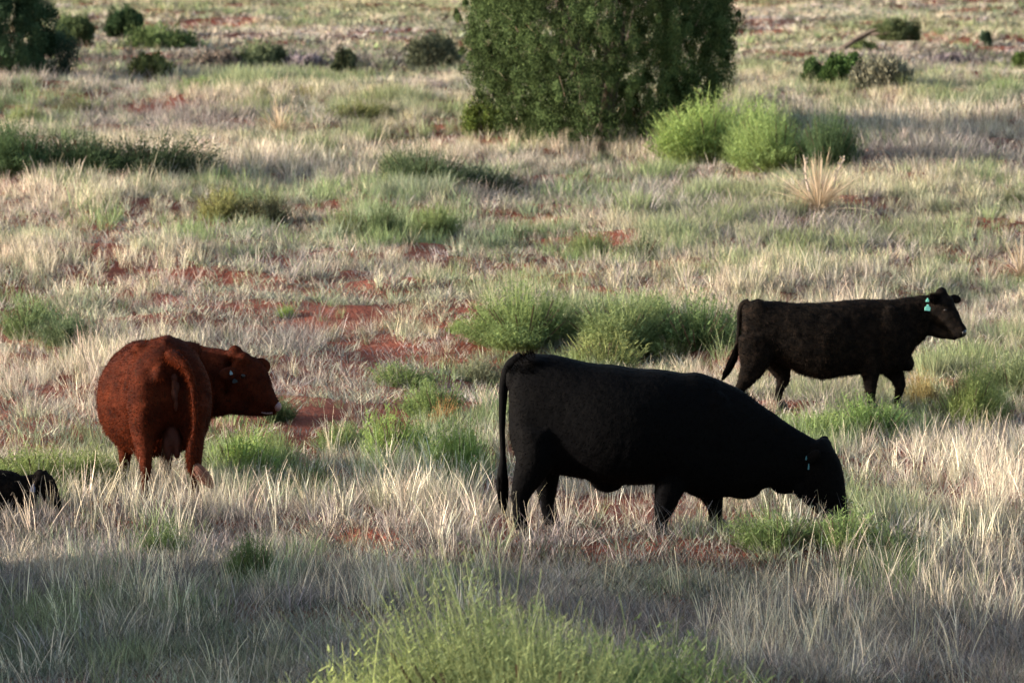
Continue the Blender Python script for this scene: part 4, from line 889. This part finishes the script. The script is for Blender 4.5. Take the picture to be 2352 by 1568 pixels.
bands = [('near', 27, 56, 51000, 1.0, .0046, 15), ('middle', 56, 87, 90000, 1.0, .0060, 14), ('far', 87, 215, 103000, 1.0, .012, 10)]
where = {'near': 'around the grazing cattle', 'middle': 'between the cattle and the big juniper', 'far': 'on the plain beyond the dry wash'}
for band, y0, y1, n, sc_, w_, nb in bands:
    F = make_field(y0, y1, n, band)
    fore = (F['y'] < crest(F['x']) - .05)
    far = band == 'far'
    u = rng.uniform(0, 1, n)
    bare = np.clip(F['red'] * 1.15 + .95 * sstep(.54, .66, F['a']) * (0 if far else 1) * sstep(560, 900, F['py'] + 160) - F['grn'] * .5, 0, 1)
    tuss = sstep(.34, .62, F['c'])                        # clumpiness
    # -- tall dry bunch grass
    tuss = sstep(.47, .58, fbm(F['x'] / .45, F['y'] / .75, 41, 2)) if not far else sstep(.40, .6, fbm(F['x'] / 2.2, F['y'] / 3.5, 41))
    dens = (.04 + .50 * F['pal'] + .95 * tuss * (.55 + .45 * sstep(.3, .6, F['b']))) * (1 - .80 * bare) * (1 - .5 * F['gry']) * (1 - .35 * F['grn'])
    dens = dens * (1 - .8 * sstep(-.6, .2, F['x']) * (1 - sstep(2.6, 3.2, F['x'])) * (F['y'] < 41.0) * (F['y'] > 38))
    dens = np.where(fore, dens * .05, dens) * (1 - .85 * F['off'])
    m = u < dens
    D = pick(F, m); nn = len(D['x'])
    col = lerp(TAN[None], STRAW[None], np.clip(D['b'] * 2 - .6, 0, 1)); col = lerp(col, GRY[None], np.clip(D['gry'] * .55 + (sstep(.45, .6, D['a']) * .45), 0, .8))
    col = lerp(col, OLV[None] * 1.3, np.clip(D['grn'] * .5 + sstep(.5, .7, D['b']) * .3, 0, .8)); col = lerp(col, TAN[None] * 1.12, D['pal'] * .6)
    hs = (.27 + .45 * D['pal'] + .36 * D['c']) * np.where(D['y'] > 56, .95, 1) * rng.uniform(.7, 1.35, nn)
    rc = rng.uniform(0, 1, nn); col = lerp(col, GRY[None] * .9, (rc < .16) * .7); col = lerp(col, OLV[None], (rc > .86) * .8)
    hs = hs * np.where(D['y'] > 60, .95, 1.0) * (1.1 if far else 1)
    D['sp'] = np.full(nn, 1.7 if far else 1.2)
    D['z'] = D['z']
    emit('dry_grass', D, protos_dry(w_, nb), M_grass, hs, col, 'pale dry bunch grass standing ' + where[band], 'dry grass')
    # -- green grass
    u = rng.uniform(0, 1, n)
    g = np.clip(F['grn'] * 1.0 + .85 * F['off'] + .42 * sstep(.44, .62, F['b']) + (.45 * sstep(.46, .58, F['a']) if far else 0), 0, 1) * (1 - .7 * bare) * (1 - .6 * F['pal'] * (0 if far else 1))
    if not far: g = g * (.12 + 1.5 * sstep(.47, .57, fbm(F['x'] / .6, F['y'] / 1.0, 62, 2)))
    m = u < g * np.where(fore, .6, .42 if far else .62)
    D = pick(F, m); nn = len(D['x'])
    col = lerp(GRN[None], SAGE[None], np.clip(D['c'] * 2 - .7, 0, 1)); col = lerp(col, OLV[None], np.clip(D['b'] * 2 - .8, 0, 1) * .7)
    D['sp'] = np.full(nn, 2.0 if far else 1.2)
    tz = sstep(.40, .58, fbm(D['x'] / .4, D['y'] / .7, 61, 2))
    emit('green_grass', D, protos_green(w_, nb + 8), M_green, (.42 + .35 * D['grn'] + .35 * tz) * (1.1 if far else 1), col, 'soft green grass growing ' + where[band], 'green grass')
    # -- low mat and litter over the soil
    x = make_field(y0, y1, int(n * .75), band); u = rng.uniform(0, 1, len(x['x'])); fo = x['y'] < crest(x['x']) - .02
    bare2 = np.clip(x['red'], 0, 1)
    m = u < np.where(fo, .95, .95 if far else .38) * (1 - (.35 if far else .45) * bare2) * (.35 + .65 * sstep(.42, .55, x['c']))
    D = pick(x, m); nn = len(D['x'])
    col = lerp(LIL[None], SAGE[None] * .9, sstep(.42, .62, D['a'])); col = lerp(col, TAN[None] * .8, np.clip(D['pal'] + sstep(.5, .7, D['c']) * .4, 0, .8))
    col = lerp(col, OLV[None], D['grn'] * .5)
    if far: col = lerp(col, OLV[None] * 1.15, sstep(.4, .6, D['b']) * .8)
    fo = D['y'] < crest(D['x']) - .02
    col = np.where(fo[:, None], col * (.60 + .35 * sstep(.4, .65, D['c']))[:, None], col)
    D['sp'] = np.full(nn, 2.6 if far else 1.3)
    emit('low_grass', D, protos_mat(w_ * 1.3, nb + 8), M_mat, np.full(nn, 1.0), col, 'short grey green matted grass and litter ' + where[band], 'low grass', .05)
    # -- dead grey brush
    u = rng.uniform(0, 1, n)
    m = u < (F['gry'] * (.7 if far else .35) + .05 * sstep(.55, .7, F['a'])) * (1 - .6 * F['red']) * np.where(fore, .35, 1)
    D = pick(F, m); nn = len(D['x'])
    col = lerp(GRY[None] * .8, LIL[None] * .75, D['c']) * (.55 if far else 1)
    D['sp'] = np.full(nn, 2.0 if far else 1.2)
    emit('dead_brush', D, protos_brush(w_ * .9, nb), M_mat, np.full(nn, .9), col, 'grey dead brush and weed stems ' + where[band], 'brush')
# -- dense short cover on the near terrace and over the cut bank
F = make_field(27, 41.6, 30000, 'near'); fo = F['y'] < crest(F['x']) + .06
m = fo & (rng.uniform(0, 1, 30000) < (.98 - .75 * F['red'] - .7 * sstep(.52, .62, F['a'])))
D = pick(F, m); nn = len(D['x'])
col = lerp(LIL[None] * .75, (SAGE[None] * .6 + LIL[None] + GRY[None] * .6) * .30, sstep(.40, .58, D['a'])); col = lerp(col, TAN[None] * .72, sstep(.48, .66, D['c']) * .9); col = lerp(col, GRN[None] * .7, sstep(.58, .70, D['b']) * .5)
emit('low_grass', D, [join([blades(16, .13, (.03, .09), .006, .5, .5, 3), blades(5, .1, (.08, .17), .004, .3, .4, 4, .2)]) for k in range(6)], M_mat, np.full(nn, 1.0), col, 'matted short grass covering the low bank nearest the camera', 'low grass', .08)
# -- single tall stalks with curled tips, nearest band only
F = make_field(30, 46, 8000, 'near'); u = rng.uniform(0, 1, 8000)
STALK = [(1750, 1450, 120, 90, .8), (1980, 1420, 90, 120, .8), (2150, 1330, 170, 120, .7), (2300, 1150, 90, 180, .5), (330, 1400, 170, 90, .6), (900, 1380, 180, 90, .7), (1020, 1290, 200, 60, .4), (260, 1180, 260, 50, .8), (1200, 1225, 60, 30, .4), (1840, 1230, 60, 60, .5), (950, 1150, 160, 60, .8), (560, 1180, 120, 50, .6)]
m = u < (.02 + .16 * sstep(.52, .64, fbm(F['x'] / .5, F['y'] / .9, 77)) + .9 * paint(STALK, F['px'], F['py'])) * (1 - .6 * F['red'])
D = pick(F, m); nn = len(D['x'])
emit('tall_grass', D, protos_stalk(.0048, 9), M_grass, np.full(nn, .82), lerp(TAN[None] * 1.25, STRAW[None] * 1.15, D['c']), 'tall pale grass stalks with curled seed heads in front of the cattle', 'tall grass', .14)
